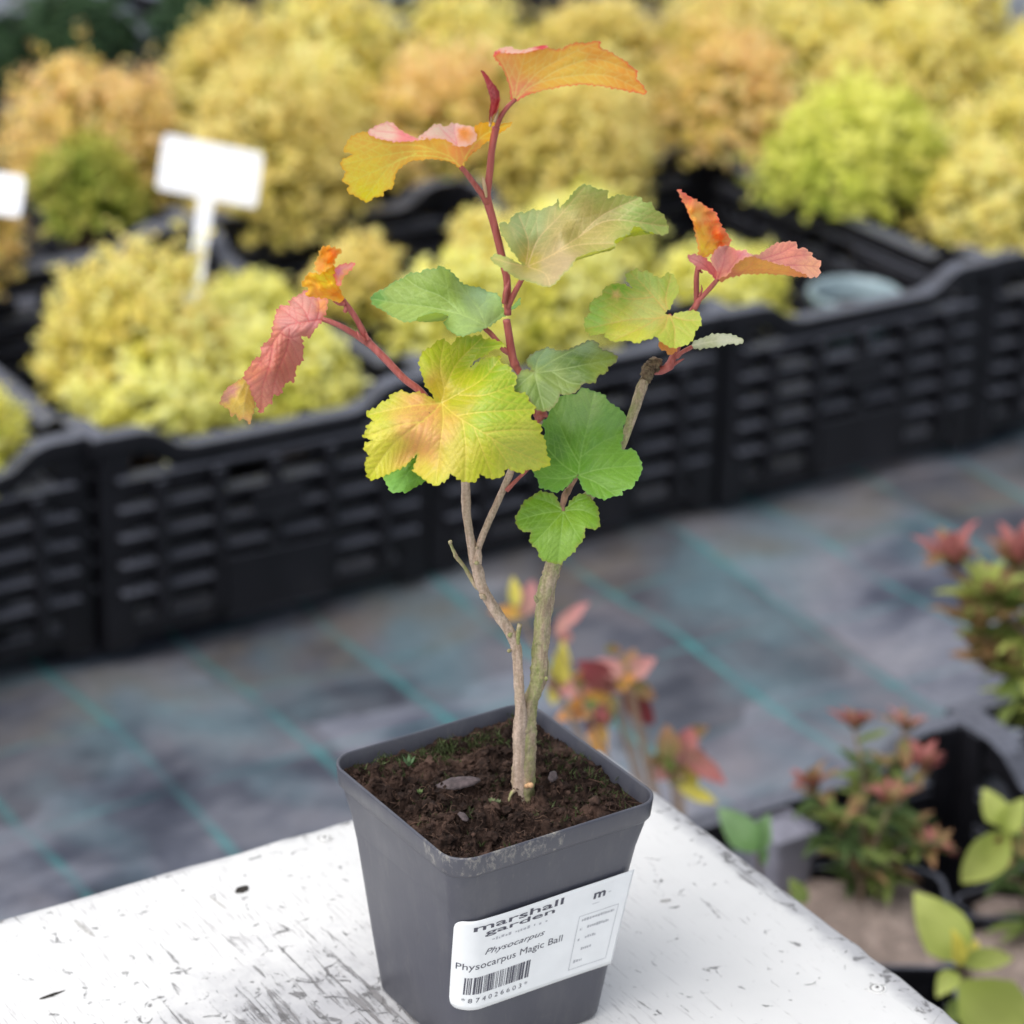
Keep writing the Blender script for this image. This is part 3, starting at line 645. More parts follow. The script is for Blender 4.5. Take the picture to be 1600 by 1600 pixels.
LW, LH, LU, LB = .0925, .0505, -.0485, .0312          # label width, height, left edge (face coordinate), bottom height
def label_pt(x, h, off=0.):
    """point on the paper: x from its left end, h above its bottom edge"""
    z = LB+h; hw = wall_w(z)/2; u = LU+x*(1-.08*(1-h/LH))+.0009*(1-h/LH); fl = hw-RC
    lift = .0006+.0016*math.sin(math.pi*min(1, max(0, x/LW)))**2*(h/LH)**1.5+max(0, (x-.062)/.03)**2*.0005+.0005*math.sin(x*95)*h/LH+off
    if u > -fl: px, py, nx, ny = u, -hw, 0, -1
    else:
        a = (-fl-u)/RC
        if a < math.pi/2: nx, ny = -math.sin(a), -math.cos(a); px, py = -fl+RC*nx, -fl+RC*ny
        else: nx, ny = -1, 0; px, py = -hw, -fl+(a-math.pi/2)*RC
    return pot_local(px+nx*lift, py+ny*lift, z)
def build_label():
    nx, nh = 80, 22; r = .0045; V = []; F = []
    for i in range(nx+1):
        for j in range(nh+1):
            x, h = LW*i/nx, LH*j/nh
            dx = max(0, r-x); dy = max(0, r-h, h-(LH-r))                    # round the two left corners
            if dx > 0 and dy > 0:
                s = r/max(r, math.hypot(dx, dy)); x = r-dx*s; h = (r-dy*s) if h < LH/2 else (LH-r+dy*s)
            V.append(label_pt(x, h))
    for i in range(nx):
        for j in range(nh): F.append((i*(nh+1)+j, (i+1)*(nh+1)+j, (i+1)*(nh+1)+j+1, i*(nh+1)+j+1))
    L = link('label_sticker', mesh('label_sticker', V, F), PAPER, ROOT)
    md = L.modifiers.new('thickness', 'SOLIDIFY'); md.thickness = .00018; md.offset = -1
    def sub(name, V2, F2, mat):
        V3 = [label_pt(x, h, .00012) for x, h in V2]; link(name, mesh(name, V3, F2, False), mat, L)
    def rects(name, R, mat, sl=0.):
        V2, F2 = [], []
        for x0, x1, h0, h1 in R:
            n = max(1, int((x1-x0)/.002)); b = len(V2)
            for i in range(n+1):
                x = x0+(x1-x0)*i/n; V2 += [(x, h0+sl*(x-R[0][0])), (x, h1+sl*(x-R[0][0]))]
            F2 += [(b+2*i, b+2*i+2, b+2*i+3, b+2*i+1) for i in range(n)]
        sub(name, V2, F2, mat)
    def text(s, x0, x1, h0, size, mat, shear=0., bold=0., name='printed_text', rot=0.):
        c = bpy.data.curves.new('txt', 'FONT'); c.body = s; c.size = 1; c.shear = shear; c.offset = bold; c.resolution_u = 3
        o = bpy.data.objects.new('txt', c); me = bpy.data.meshes.new_from_object(o); v = np.array([q.co[:] for q in me.vertices])
        f = [tuple(p.vertices) for p in me.polygons]; bpy.data.objects.remove(o); bpy.data.curves.remove(c); bpy.data.meshes.remove(me)
        v[:, 0] = (v[:, 0]-v[:, 0].min())/np.ptp(v[:, 0])*(x1-x0)+x0; v[:, 1] = h0+v[:, 1]*size+rot*(v[:, 0]-x0)
        sub(name, [(a, b) for a, b in v[:, :2]], f, mat)
    m = .001
    text('marshall', 8.5*m, 55*m, 44.6*m, 5.0*m, INK, 0, .012); text('garden', 14*m, 51*m, 41.2*m, 4.0*m, INK, 0, .012)
    rs = random.Random(2); x = 18*m; R = []
    while x < 48*m:
        w = rs.uniform(.5, 1.6)*m; R.append((x, x+w, 37.3*m+rs.uniform(-.3, .3)*m, 38.3*m+rs.uniform(-.3, .5)*m)); x += w+rs.choice((.5, .5, .6, 2.2))*m
    rects('faded_print', R, GREYINK)
    text('Physocarpus', 15*m, 47.5*m, 30.3*m, 4.4*m, INK, .35, .0); text('Physocarpus Magic Ball', 2.5*m, 58.5*m, 23.2*m, 5.2*m, INK)
    x = 7*m; R = []; rs = random.Random(9)
    while x < 41.5*m:
        w = rs.choice((.35, .35, .55, .8, 1.15))*m; R.append((x, x+w, 9*m, 18.6*m)); x += w+rs.choice((.3, .35, .5, .8))*m
    rects('barcode', R, INK)
    text('* 8 7 4 0 2 6 6 0 3 *', 6.5*m, 42*m, 4.2*m, 3.6*m, INK)
    text('m', 72*m, 78.5*m, 41.5*m, 6.4*m, INK, 0, .03); rects('faded_print', [(80*m, 81.5*m, 42.6*m, 43*m), (72*m, 76*m, 38.6*m, 38.9*m)], GREYINK)
    bx0, bx1, b0, b1, t = 66*m, 88*m, 4.5*m, 34*m, .28*m
    rects('box_outline', [(bx0, bx1, b0, b0+t), (bx0, bx1, b1-t, b1), (bx0, bx0+t, b0, b1), (bx1-t, bx1, b0, b1)], GREYINK)
    R = []
    for h, xs in ((31.2, (68, 86)), (26.2, (68, 69.2)), (26.4, (72, 84)), (20.6, (68, 69.2)), (20.8, (72, 78)), (14.8, (71, 77)), (8.5, (68, 73))):
        x = xs[0]
        while x < xs[1]:
            w = rs.uniform(.6, 1.3); R.append((x*m, min(xs[1], x+w)*m, (h-.7+rs.uniform(0, .3))*m, (h+.7+rs.uniform(-.2, .3))*m)); x += w+.4
    rects('box_print', R, GREYINK)
build_label()

def soil_h(x, y):
    rs = soil_h.rs; z = .1140+.0024*math.exp(-((x+.005)**2+(y-.002)**2)/.0009)
    for a, f, p, q in rs: z += a*math.sin(f*(x*math.cos(q)+y*math.sin(q))+p)
    e = max(abs(x), abs(y)); return max(.1092, z-.0025*max(0, (e-.042)/.010))
_rs = np.random.RandomState(8)
soil_h.rs = [(_rs.uniform(.3, 1)*.075/f, f, _rs.uniform(0, 6.3), _rs.uniform(0, 6.3)) for f in list(_rs.uniform(60, 160, 9))+list(_rs.uniform(200, 420, 14))]
def build_soil():
    from mathutils import noise as NZ
    n = 230; g = np.linspace(-1, 1, n); rs = np.random.RandomState(1); V = []
    def lump(x, y):
        p = Vector((x*150, y*150, 3.)); a = NZ.turbulence(p, 5, False); b = NZ.noise(Vector((x*520, y*520, 7.)))
        c = NZ.noise(Vector((x*1300, y*1300, 1.)))
        e = max(abs(x), abs(y)); return (.0085*(a-.55)+.0014*b+.0007*c)*(1-.75*min(1, max(0, (e-.042)/.008)))
    for a in g:
        for b in g:
            x, y = a*.0530, b*.0530
            if abs(a) > .8 and abs(b) > .8:                 # follow the rounded corners
                k = 1-.062*(abs(a)-.8)*(abs(b)-.8)/.04; x *= k; y *= k
            V.append((x, y, max(.1088, soil_h(x, y)+lump(x, y))))
    F = [(i*n+j, (i+1)*n+j, (i+1)*n+j+1, i*n+j+1) for i in range(n-1) for j in range(n-1)]
    s = link('soil', mesh('soil', V, F), SOIL, ROOT); s.rotation_euler = (0, 0, PYAW)
    ico = bmesh.new(); bmesh.ops.create_icosphere(ico, subdivisions=1, radius=1); iv = np.array([v.co[:] for v in ico.verts]); jf = [[v.index for v in f.verts] for f in ico.faces]; ico.free()
    jf = np.array(jf); V, F = [], []; nc = 0
    cl = rs.uniform(-.046, .046, (260, 2))                  # crumbs gather in loose clods
    for k in range(7000):
        x, y = (cl[rs.randint(260)]+rs.randn(2)*.0022) if k % 3 else rs.uniform(-.0508, .0508, 2)
        if max(abs(x), abs(y)) > .0508 or abs(x)+abs(y) > .094: continue
        r = .00022+.0012*rs.rand()**4+(.0012*rs.rand() if k % 40 == 0 else 0)
        q = iv*(1+.42*rs.randn(len(iv), 1))*np.array([1, rs.uniform(.35, 1), rs.uniform(.4, .9)])*r
        a = rs.uniform(0, 6.28); q = q@np.array([[math.cos(a), math.sin(a), 0], [-math.sin(a), math.cos(a), 0], [0, 0, 1]])
        V.append(q+[x, y, max(.1088, soil_h(x, y)+lump(x, y))+r*.4+(.0008*rs.rand() if k % 3 else 0)]); F.append(jf+nc*len(iv)); nc += 1
    link('peat_crumbs', mesh('peat_crumbs', np.concatenate(V), np.concatenate(F), False), SOIL, s, kind='stuff')
    ic2 = bmesh.new(); bmesh.ops.create_icosphere(ic2, subdivisions=2, radius=1); i2 = np.array([v.co[:] for v in ic2.verts]); f2 = np.array([[v.index for v in f.verts] for f in ic2.faces]); ic2.free()
    V, F = [], []
    for k in range(430):
        x, y = rs.uniform(-.046, .046, 2); r = rs.uniform(.0008, .0026)*(1 if k % 3 else 1.3); off = Vector((k*3.1, 0, 0))
        nz = np.array([NZ.noise(Vector(v*1.6)+off)*.55+NZ.noise(Vector(v*4.)+off)*.35 for v in i2])
        q = i2*(1+nz[:, None])*np.array([1.15, rs.uniform(.55, 1), rs.uniform(.45, .8)])*r; a = rs.uniform(0, 6.28)
        q = q@np.array([[math.cos(a), math.sin(a), 0], [-math.sin(a), math.cos(a), 0], [0, 0, 1]])
        V.append(q+[x, y, soil_h(x, y)+lump(x, y)+r*.2]); F.append(f2+k*len(i2))
    link('peat_clods', mesh('peat_clods', np.concatenate(V), np.concatenate(F), False), SOIL, s, kind='stuff')
    V, F = [], []
    for k in range(420):
        x, y = rs.uniform(-.048, .048, 2); a = rs.uniform(0, 6.28); L = rs.uniform(.002, .008); z = soil_h(x, y)+lump(x, y)+.0004
        P = [np.array([x, y, z])+np.array([math.cos(a+rs.randn()*.3), math.sin(a+rs.randn()*.3), 0])*L*t+[0, 0, rs.uniform(-.0004, .0024)*math.sin(math.pi*t)] for t in (0, .35, .7, 1)]
        v, f = tube(catmull(P, 3), np.full(10, rs.uniform(.00006, .00018)), 4); o = len(V); V += v; F += [tuple(o+j for j in q) for q in f]
    link('root_fibres', mesh('root_fibres', V, F), plain('fibre', (.10, .055, .036), .85, .7, 90), s, kind='stuff')
    V, F, C = [], [], []
    for k in range(380):
        if k < 280:
            side = rs.randint(3); t = rs.uniform(-.047, .047)**3/.047**2 if k % 2 else rs.uniform(-.047, .047); d = .0475-abs(rs.randn())*.006
            x, y = ((d, t), (t, d), (t, d))[side]
        else: x, y = rs.uniform(-.046, .046, 2)
        g0 = rs.uniform(.4, 1.1); z = soil_h(x, y)+lump(x, y)
        for b in range(rs.randint(6, 16)):
            px, py = x+rs.randn()*.0016, y+rs.randn()*.0016; d = np.array([rs.randn()*.6, rs.randn()*.6, 1.]); d /= np.linalg.norm(d); L = rs.uniform(.0014, .0042); w = np.cross(d, rs.randn(3)); w = w/np.linalg.norm(w)*.00035
            o = len(V); V += [np.array([px, py, z])-w, np.array([px, py, z])+w, np.array([px, py, z])+d*L]; F.append((o, o+1, o+2)); C += [(np.array([.065, .088, .03])*g0 if rs.rand() < .8 else np.array([.16, .20, .09])*g0)]*3
    link('moss', mesh('moss', V, F, True, np.array(C)), MOSS, s, kind='stuff')
    # a flat piece of bark and a few small seedlings
    def chip(c, L, w, h, ang, seed):
        r2 = np.random.RandomState(seed); mb = MB(); R = []
        for t in np.linspace(-1, 1, 7):
            k = math.sqrt(max(.02, 1-t*t))**.7; R.append([(L*t+r2.randn()*L*.03, w*k*math.cos(a)*(1+.15*r2.randn()), h*k*math.sin(a)*(1+.2*r2.randn())) for a in np.linspace(0, 6.283, 9)[:-1]])
        mb.loft(R, cap0=True, cap1=True); o = link('bark_chip', mb.mesh('bark_chip', True), CHIP, s, (c[0], c[1], soil_h(*c)+h*.8)); o.rotation_euler = (.1, -.12, ang)
    chip((-.016, .004), .0098, .0040, .0016, -.45, 3); chip((.024, -.012), .004, .002, .0012, .8, 4); chip((-.030, -.022), .0035, .0018, .001, 1.5, 5)
    for (x, y, c, h) in ((-.024, .0335, (.10, .17, .08), .0055), (-.035, .006, (.13, .18, .07), .0025), (-.0105, -.0148, (.17, .20, .10), .0028), (-.008, -.016, (.16, .19, .10), .0025)):
        V, F = [], []
        for b in range(6):
            a = b*1.05; d = np.array([math.cos(a)*.6, math.sin(a)*.6, .9]); w = np.array([-math.sin(a), math.cos(a), 0])*.0009; o = len(V); z = soil_h(x, y)+.0006
            p = np.array([x, y, z]); V += [p, p+d*h*.6+w, p+d*h, p+d*h*.6-w]; F.append((o, o+1, o+2, o+3))
        link('seedling', mesh('seedling', V, F, True, np.tile(c, (len(V), 1))), MOSS, s)
build_soil()

# ------------------------------------------------------------------ the shrub itself
Y0 = float(PC[1])
def U(px, py, o=0.):
    """point seen at photo pixel (px, py), o millimetres in front of the upright plane through the stem; relative to the pot"""
    r = ray(px, py); t = (Y0-o*.001)/r[1]; return CAM+r*t-PC
class Z:
    """turns coordinates of an enlarged crop into photo pixels"""
    def __init__(s, x, y, k): s.x, s.y, s.k = x, y, k
    def __call__(s, p): return (p[0]/s.k+s.x, p[1]/s.k+s.y)
R1, R2, R3 = Z(500, 40, 2.857), Z(330, 370, 4.571), Z(560, 280, 3.2)
R4, R5, R6 = Z(900, 280, 3.6375), Z(550, 500, 3.404), Z(680, 720, 4.0)
PXM = 1.2/FPX                                              # metres per photo pixel near the stem
def stem(name, z, pts, mat, sides=12, rough=.06, seed=0, parent=None, nodes=()):
    """pts: (x, y, o, width in photo pixels)"""
    q = np.array([(*z(p[:2]), p[2], p[3]) for p in pts]); C = catmull(q, 9)
    P = np.array([U(*c[:3]) for c in C]); R = C[:, 3]/2*PXM
    for (nx, ny, amp) in nodes:
        nx, ny = z((nx, ny)); d = np.hypot(C[:, 0]-nx, C[:, 1]-ny); R = R*(1+amp*np.exp(-(d/4.)**2))
    v, f = tube(P, R, sides, rough, seed); return link(name, mesh(name, v, f), mat, parent or ROOT)
ID = Z(0, 0, 1)
stem('stem', ID, [(817, 1252, 2, 40), (817, 1235, 2, 34), (819, 1200, 2, 33), (820, 1160, 1, 33), (821, 1130, 0, 33), (826, 1105, 0, 26), (834, 1080, 0, 22), (842, 1055, -1, 24), (845, 1020, -2, 24), (847, 985, -2, 25), (851, 940, -3, 25), (858, 905, -3, 26), (867, 878, -4, 25), (882, 840, -4, 22), (899, 800, -5, 20), (925, 770, -6, 17), (948, 735, -7, 15), (972, 694, -8, 14), (990, 645, -9, 14), (1004, 605, -10, 14), (1010, 590, -10, 15)], OLDBARK, 16, .13, 1, nodes=((842, 1060, .15), (851, 935, .06)))
stem('branch', ID, [(812, 1250, 4, 26), (812, 1215, 4, 23), (812, 1180, 4, 23), (812, 1150, 4, 22), (813, 1110, 4, 20), (811, 1070, 4, 17), (809, 1040, 3, 16), (806, 1010, 2, 16), (795, 985, 2, 16), (774, 955, 1, 17), (755, 920, 1, 17), (745, 890, 0, 18), (737, 855, 0, 15), (732, 825, 0, 14), (728, 790, 0, 14), (727, 740, 1, 13), (726, 700, 2, 12), (724, 668, 3, 10)], BARK, 14, .10, 2, nodes=((803, 1010, .2), (745, 875, .12), (808, 1050, .08)))
stem('branch', R6, [(262, 640, 2, 15), (268, 590, 1, 12), (275, 530, 0, 10), (320, 410, -2, 11), (370, 300, -3, 11), (420, 190, -4, 11), (460, 100, -4, 11), (490, 20, -4, 10), (540, -70, -3, 9), (620, -170, 0, 9), (655, -250, 2, 10)], BARK, 12, .06, 3, nodes=((265, 600, .15), (470, 160, .12)))
stem('twig', R6, [(445, 185, -3, 8), (478, 150, -3, 7), (530, 100, -3, 5.5), (590, 40, -2, 5), (650, -40, -1, 5)], SHOOT, 8, .06, 4)
stem('twig', R6, [(286, 805, 0, 8), (250, 775, 0, 7.5), (205, 700, 0, 6.5), (165, 640, 2, 6), (130, 598, 3, 6.5), (118, 570, 3, 5), (100, 530, 3, 4.5), (92, 508, 4, 5), (105, 502, 4, 4)], OLDBARK, 8, .12, 5)
stem('twig', R6, [(515, 1200, 2, 9), (515, 1130, 3, 8.5), (518, 1080, 3, 8), (528, 1022, 3, 8)], OLDBARK, 8, .08, 6)
for i, (x, y, dx, dy, w) in enumerate(((312, 858, -36, -26, 8), (636, 880, -16, -40, 6), (470, 1090, -4, -18, 9), (466, 1185, -18, 6, 6), (262, 548, -2, -14, 6), (258, 640, 14, -8, 7), (690, 1365, 10, -14, 6), (630, 1150, 0, -16, 4))):
    stem('bud', R6, [(x, y, 3, w), (x+dx*.5, y+dy*.5, 4, w), (x+dx, y+dy, 4, w*.3)], OLDBARK, 7, .15, 20+i)
c = stem('cut_stub', ID, [(822, 1228, 6, 8), (828, 1227, 8, 9), (830, 1227, 9.5, 9)], CUT, 10, .04, 9)
stem('root', ID, [(812, 1236, 4, 14), (800, 1246, 7, 9), (785, 1252, 9, 5), (770, 1254, 9, 3)], OLDBARK, 8, .15, 10)
stem('root', ID, [(808, 1232, 5, 9), (799, 1240, 9, 6), (795, 1252, 10, 4)], OLDBARK, 8, .15, 12)
# knobbly cut end of the right stem
kn = stem('knot', R4, [(400, 1150, -10, 15), (405, 1120, -10, 19), (420, 1090, -9, 24), (440, 1060, -9, 25), (450, 1035, -9, 20), (452, 1018, -9, 15)], DARKBARK, 12, .3, 11)
stem('shoot', R4, [(445, 1090, -9, 13), (490, 1085, -9, 13), (530, 1060, -8, 13), (548, 1020, -9, 12), (565, 985, -10, 11), (585, 940, -12, 9), (615, 850, -11, 9), (650, 760, -6, 9), (672, 735, 1, 10), (695, 690, 2, 10)], SHOOT, 10, .015, 12, nodes=((530, 1060, .2),))
stem('stipule', R4, [(545, 1060, -8, 6), (585, 1035, -8, 4), (615, 1020, -8, 1.2)], SHOOT, 6, .1, 13)
stem('shoot', R5, [(985, 510, 3, 11), (950, 400, 4, 11), (905, 300, 3, 11), (868, 240, 2, 12), (850, 180, 1, 13), (835, 80, 0, 12), (822, 0, 0, 11.5)], SHOOT, 12, .015, 14, nodes=((868, 235, .25),))
stem('shoot', R1, [(838, 1290, 0, 11.5), (835, 1143, 0, 11.5), (820, 1070, 0, 11.5), (800, 980, 0, 12), (775, 880, 0, 12), (752, 800, 0, 13), (742, 760, 0, 14), (752, 700, 0, 11.5), (760, 630, 0, 11), (766, 560, 0, 10.5), (776, 500, 0, 11), (786, 455, 0, 11)], SHOOT, 12, .015, 15, nodes=((748, 770, .12), (790, 455, .1)))
stem('shoot', R2, [(1640, 1290, 12, 10), (1500, 1110, 10, 11), (1380, 1015, 9, 11), (1250, 880, 8, 11.5), (1160, 790, 7, 11.5), (1110, 740, 6, 12), (1085, 680, 6, 10), (1050, 610, 6, 9), (1000, 530, 6, 9), (960, 480, 6, 9), (940, 450, 6, 9)], SHOOT, 10, .015, 16, nodes=((1115, 745, .2),))
for z, P in ((R1, [(742, 765, 3, 4), (735, 720, 4, 6.5), (730, 690, 4, 4), (725, 675, 4, 1)]), (R1, [(758, 450, 3, 4), (762, 415, 3, 4), (757, 380, 3, 1)]), (R1, [(778, 430, 3, 5), (790, 395, 3, 4), (795, 370, 3, 1)]), (R3, [(728, 620, 3, 8), (738, 560, 4, 9), (748, 530, 4, 5), (755, 505, 4, 1.5)]), (R2, [(1090, 740, 9, 7), (1060, 710, 10, 6), (1040, 670, 10, 1.5)]), (R2, [(1120, 735, 8, 6), (1110, 700, 8, 5), (1115, 690, 8, 1.5)]),
             (R2, [(950, 480, 8, 8), (910, 480, 9, 5), (870, 460, 9, 1.5)]), (R2, [(960, 500, 8, 6), (960, 530, 9, 6), (940, 525, 9, 1.5)]), (R4, [(700, 665, 3, 4), (715, 630, 3, 3), (712, 600, 3, 1)]), (R4, [(700, 500, 2, 4), (712, 530, 3, 3), (722, 525, 3, 1)])):
    stem('stipule', z, P, SHOOT if z is not R1 else plain('stipule_tan', (.50, .36, .20), .6), 6, .08, 17)
stem('bud', R5, [(985, 540, 6, 8), (1000, 505, 8, 14), (1020, 500, 9, 12), (1040, 515, 9, 3)], SHOOT, 8, .12, 18)
stem('bud', R5, [(1120, 990, 12, 8), (1135, 930, 9, 11), (1150, 905, 7, 10), (1165, 870, 6, 6)], PALEBUD, 8, .12, 19)
# folded dark red bud at the very tip
def tps(pts, smooth=1e-3):
    P = np.array(pts, float); X = P[:, :2]/100; n = len(P)
    def K(A, B):
        r2 = ((A[:, None]-B[None])**2).sum(-1); return .5*r2*np.log(r2+1e-12)
    if n < 4:
        A = np.c_[np.ones(n), X]; w = np.linalg.lstsq(A[:, :n], P[:, 2], rcond=None)[0]; w = np.r_[w, np.zeros(3-len(w))]
        return lambda Q: np.c_[np.ones(len(Q)), Q/100]@w
    L = np.zeros((n+3, n+3)); L[:n, :n] = K(X, X)+smooth*np.eye(n); L[:n, n:] = np.c_[np.ones(n), X]; L[n:, :n] = L[:n, n:].T
    w = np.linalg.solve(L, np.r_[P[:, 2], 0, 0, 0])
    return lambda Q: K(np.asarray(Q)/100, X)@w[:n]+np.c_[np.ones(len(Q)), np.asarray(Q)/100]@w[n:]
def inside(P, poly):
    P = np.asarray(P); r = np.zeros(len(P), bool); a = poly; b = np.roll(poly, -1, 0)
    for i in range(0, len(P), 2000):
        x, y = P[i:i+2000, 0][:, None], P[i:i+2000, 1][:, None]
        hit = ((a[:, 1] > y) != (b[:, 1] > y)) & (x < (b[:, 0]-a[:, 0])*(y-a[:, 1])/np.where(b[:, 1] == a[:, 1], 1e-9, b[:, 1]-a[:, 1])+a[:, 0])
        r[i:i+2000] = hit.sum(1) % 2 == 1
    return r
def dist_to(P, Q):
    out = np.full(len(P), 1e9)
    for i in range(0, len(Q), 64): out = np.minimum(out, np.sqrt(((P[:, None]-Q[None, i:i+64])**2).sum(-1)).min(1))
    return out
SRGB = lambda c: tuple(((v/255+.055)/1.055)**2.4 if v > 10 else v/3294 for v in c)
def blade_patch(z, outline, depth, col, blobs=(), veins=(), vcol=None, edge=None, teeth=1.6, quilt=.35, seed=0, gap=19, sec=.5, crumple=0., veinw=.8, pleat=1.5):
    """one side of a leaf: outline and veins in crop coordinates, depth = (x, y, mm towards the viewer)"""
    rs = np.random.RandomState(seed)
    O = np.array([z(p) for p in outline]); area = .5*np.sum(O[:, 0]*np.roll(O[:, 1], -1)-np.roll(O[:, 0], -1)*O[:, 1])
    if area < 0: O = O[::-1]
    # soften the traced corners a little, then cut fine teeth
    pts = []; acc = 0
    C = catmull(O, 6, True)
    seg = np.linalg.norm(np.roll(C, -1, 0)-C, axis=1)
    for i in range(len(C)):
        a, b = C[i], C[(i+1) % len(C)]; n = max(1, int(seg[i]/2.2)); d = (b-a)/max(seg[i], 1e-6); nrm = np.array([d[1], -d[0]])
        for k in range(n):
            t = k/n; s = (acc+seg[i]*t); ph = (s/(9.5)) % 1; amp = teeth*1.9*(ph if ph < .8 else (1-ph)*4)*(1+.45*math.sin(s*.21)); pts.append(a+(b-a)*t+nrm*(amp-.4*teeth))
        acc += seg[i]
    O = np.array(pts); lo, hi = O.min(0), O.max(0)
    V2 = [tuple(p) for p in O]; nb = len(O)
    VL, flags = [], []
    main = []
    for v in veins:
        c = catmull(np.array([z(p) for p in v]), 12); L = np.r_[0, np.cumsum(np.linalg.norm(np.diff(c, axis=0), axis=1))]; s = np.arange(0, L[-1], 2.6)
        c = np.c_[np.interp(s, L, c[:, 0]), np.interp(s, L, c[:, 1])]; c = c[inside(c, O)]
        if len(c) > 4: main.append(c)
    lines = [(c, 1.) for c in main]
    for i, c in enumerate(main):
        oth = np.concatenate([m[3:] for j, m in enumerate(main) if j != i]) if len(main) > 1 else np.array([[-1e4, -1e4]])
        Lc = len(c)*2.6; k = int(10/2.6)+(i % 2)*3
        while k < len(c)-4:
            d = c[min(k+3, len(c)-1)]-c[k-1]; d /= np.linalg.norm(d)
            for sgn in (-1, 1):
                ang = sgn*math.radians(42+rs.uniform(-5, 5)); q = np.array([d[0]*math.cos(ang)-d[1]*math.sin(ang), d[0]*math.sin(ang)+d[1]*math.cos(ang)]); p = c[k].copy(); path = [p.copy()]
                kk = 0
                while kk < 34:
                    p = p+q*2.6; q = q+d*.018; q /= np.linalg.norm(q); kk += 1
                    if not inside(p[None], O)[0] or (kk > 4 and dist_to(p[None], oth)[0] < 5.5): break
                    path.append(p.copy())
                if len(path) > 4: lines.append((np.array(path), sec))
            k += max(3, int(gap*rs.uniform(.85, 1.2)/2.6))
    allv = np.concatenate([l for l, _ in lines]) if lines else np.array([[-1e4, -1e4]]); wv = np.concatenate([np.full(len(l), w)*np.linspace(1, .45, len(l)) for l, w in lines]) if lines else np.array([0.])
    X, Y = np.meshgrid(np.arange(lo[0], hi[0], 4.6), np.arange(lo[1], hi[1], 4.6)); X[::2] += 2.3
    G = np.c_[X.ravel(), Y.ravel()]+rs.uniform(-.6, .6, (X.size, 2)); G = G[inside(G, O)]; G = G[(dist_to(G, O) > 2.2)]
    if len(lines): G = G[dist_to(G, allv) > 3.4]
    fl = []
    for l, w in lines:
        d = np.gradient(l, axis=0); d /= np.linalg.norm(d, axis=1)[:, None]+1e-9; n = np.c_[-d[:, 1], d[:, 0]]
        fl += [l+n*1.9, l-n*1.9]
    VV = allv if len(lines) else np.zeros((0, 2)); keep = dist_to(VV, O) > 1.5 if len(VV) else np.zeros(0, bool); VV = VV[keep]
    FLp = np.concatenate(fl) if fl else np.zeros((0, 2))
    if len(FLp): FLp = FLp[inside(FLp, O) & (dist_to(FLp, O) > 1.5)]; FLp = FLp[dist_to(FLp, allv) > 1.4]
    A = np.concatenate([O, VV, FLp, G])
    res = delaunay_2d_cdt([Vector(p) for p in A], [(i, (i+1) % nb) for i in range(nb)], [list(range(nb))], 1, .15)
    P = np.array([v[:] for v in res[0]]); F = [tuple(f) for f in res[2]]
    dv = np.full(len(P), 1e9); wt = np.zeros(len(P))
    for i in range(0, len(allv), 128):
        D = np.sqrt(((P[:, None]-allv[None, i:i+128])**2).sum(-1)); j = D.argmin(1); m = D[np.arange(len(P)), j]
        up = m < dv; dv[up] = m[up]; wt[up] = wv[i:i+128][j[up]]
    dm = dist_to(P, np.concatenate(main)) if main else np.full(len(P), 99.)
    o = tps([(*z(q[:2]), q[2]) for q in depth])(P)+quilt*(1-np.exp(-dv/4.))+pleat*np.sign(quilt)*(1-np.exp(-dm/13.))
    if crumple:
        for k in range(14):
            a = rs.uniform(0, 3.14); f = rs.uniform(.12, .5); o = o+crumple*rs.uniform(.4, 1)/(f*6)*np.sin(f*(P[:, 0]*math.cos(a)+P[:, 1]*math.sin(a))+rs.uniform(0, 6))
    for k in range(5):
        a = rs.uniform(0, 3.14); f = rs.uniform(.03, .09); o = o+.35*np.sin(f*(P[:, 0]*math.cos(a)+P[:, 1]*math.sin(a))+rs.uniform(0, 6))
    # colour: base, soft regions (pigment, on some leaves painted sheen), veins, margin
    c = np.tile(SRGB(col), (len(P), 1))
    for (bx, by, br, bc) in blobs:
        q = np.array(z((bx, by))); r = br/z.k; d = np.sqrt(((P-q)**2).sum(1))/r
        d = d*(1+.18*np.sin(np.arctan2(P[:, 1]-q[1], P[:, 0]-q[0])*5+seed)); k = np.clip(1.25-d, 0, 1)[:, None]; k = k*k*(3-2*k); c = c+(np.array(SRGB(bc))-c)*k
    if edge is not None:
        k = np.clip(1-dist_to(P, O)/3.2, 0, 1)[:, None]*.7; c = c+(np.array(SRGB(edge))-c)*k
    if vcol is not None and len(lines):
        k = (np.exp(-(dv/1.3)**2)*wt*veinw)[:, None]; c = c+(np.array(SRGB(vcol))-c)*k
    V3 = np.array([U(p[0], p[1], q) for p, q in zip(P, o)])
    return V3, F, c
def leaf(label, patches, petiole=None, pmat=None, name='leaf', mat=None):
    V, F, C = [], [], []; n = 0
    for k in patches:
        v, f, c = blade_patch(**k); V.append(v); C.append(c); F += [tuple(n+i for i in reversed(q)) for q in f]; n += len(v)
    me = mesh(name, np.concatenate(V), F, True, np.concatenate(C))
    bm = bmesh.new(); bm.from_mesh(me); bmesh.ops.remove_doubles(bm, verts=[v for v in bm.verts if v.is_boundary], dist=.0005)
    bmesh.ops.recalc_face_normals(bm, faces=bm.faces[:]); bm.to_mesh(me); bm.free()
    L = link(name, me, mat or LEAF, ROOT, label=label)
    if petiole: stem('petiole', petiole[0], petiole[1], pmat or SHOOT, 9, .04, 30, L)
    return L

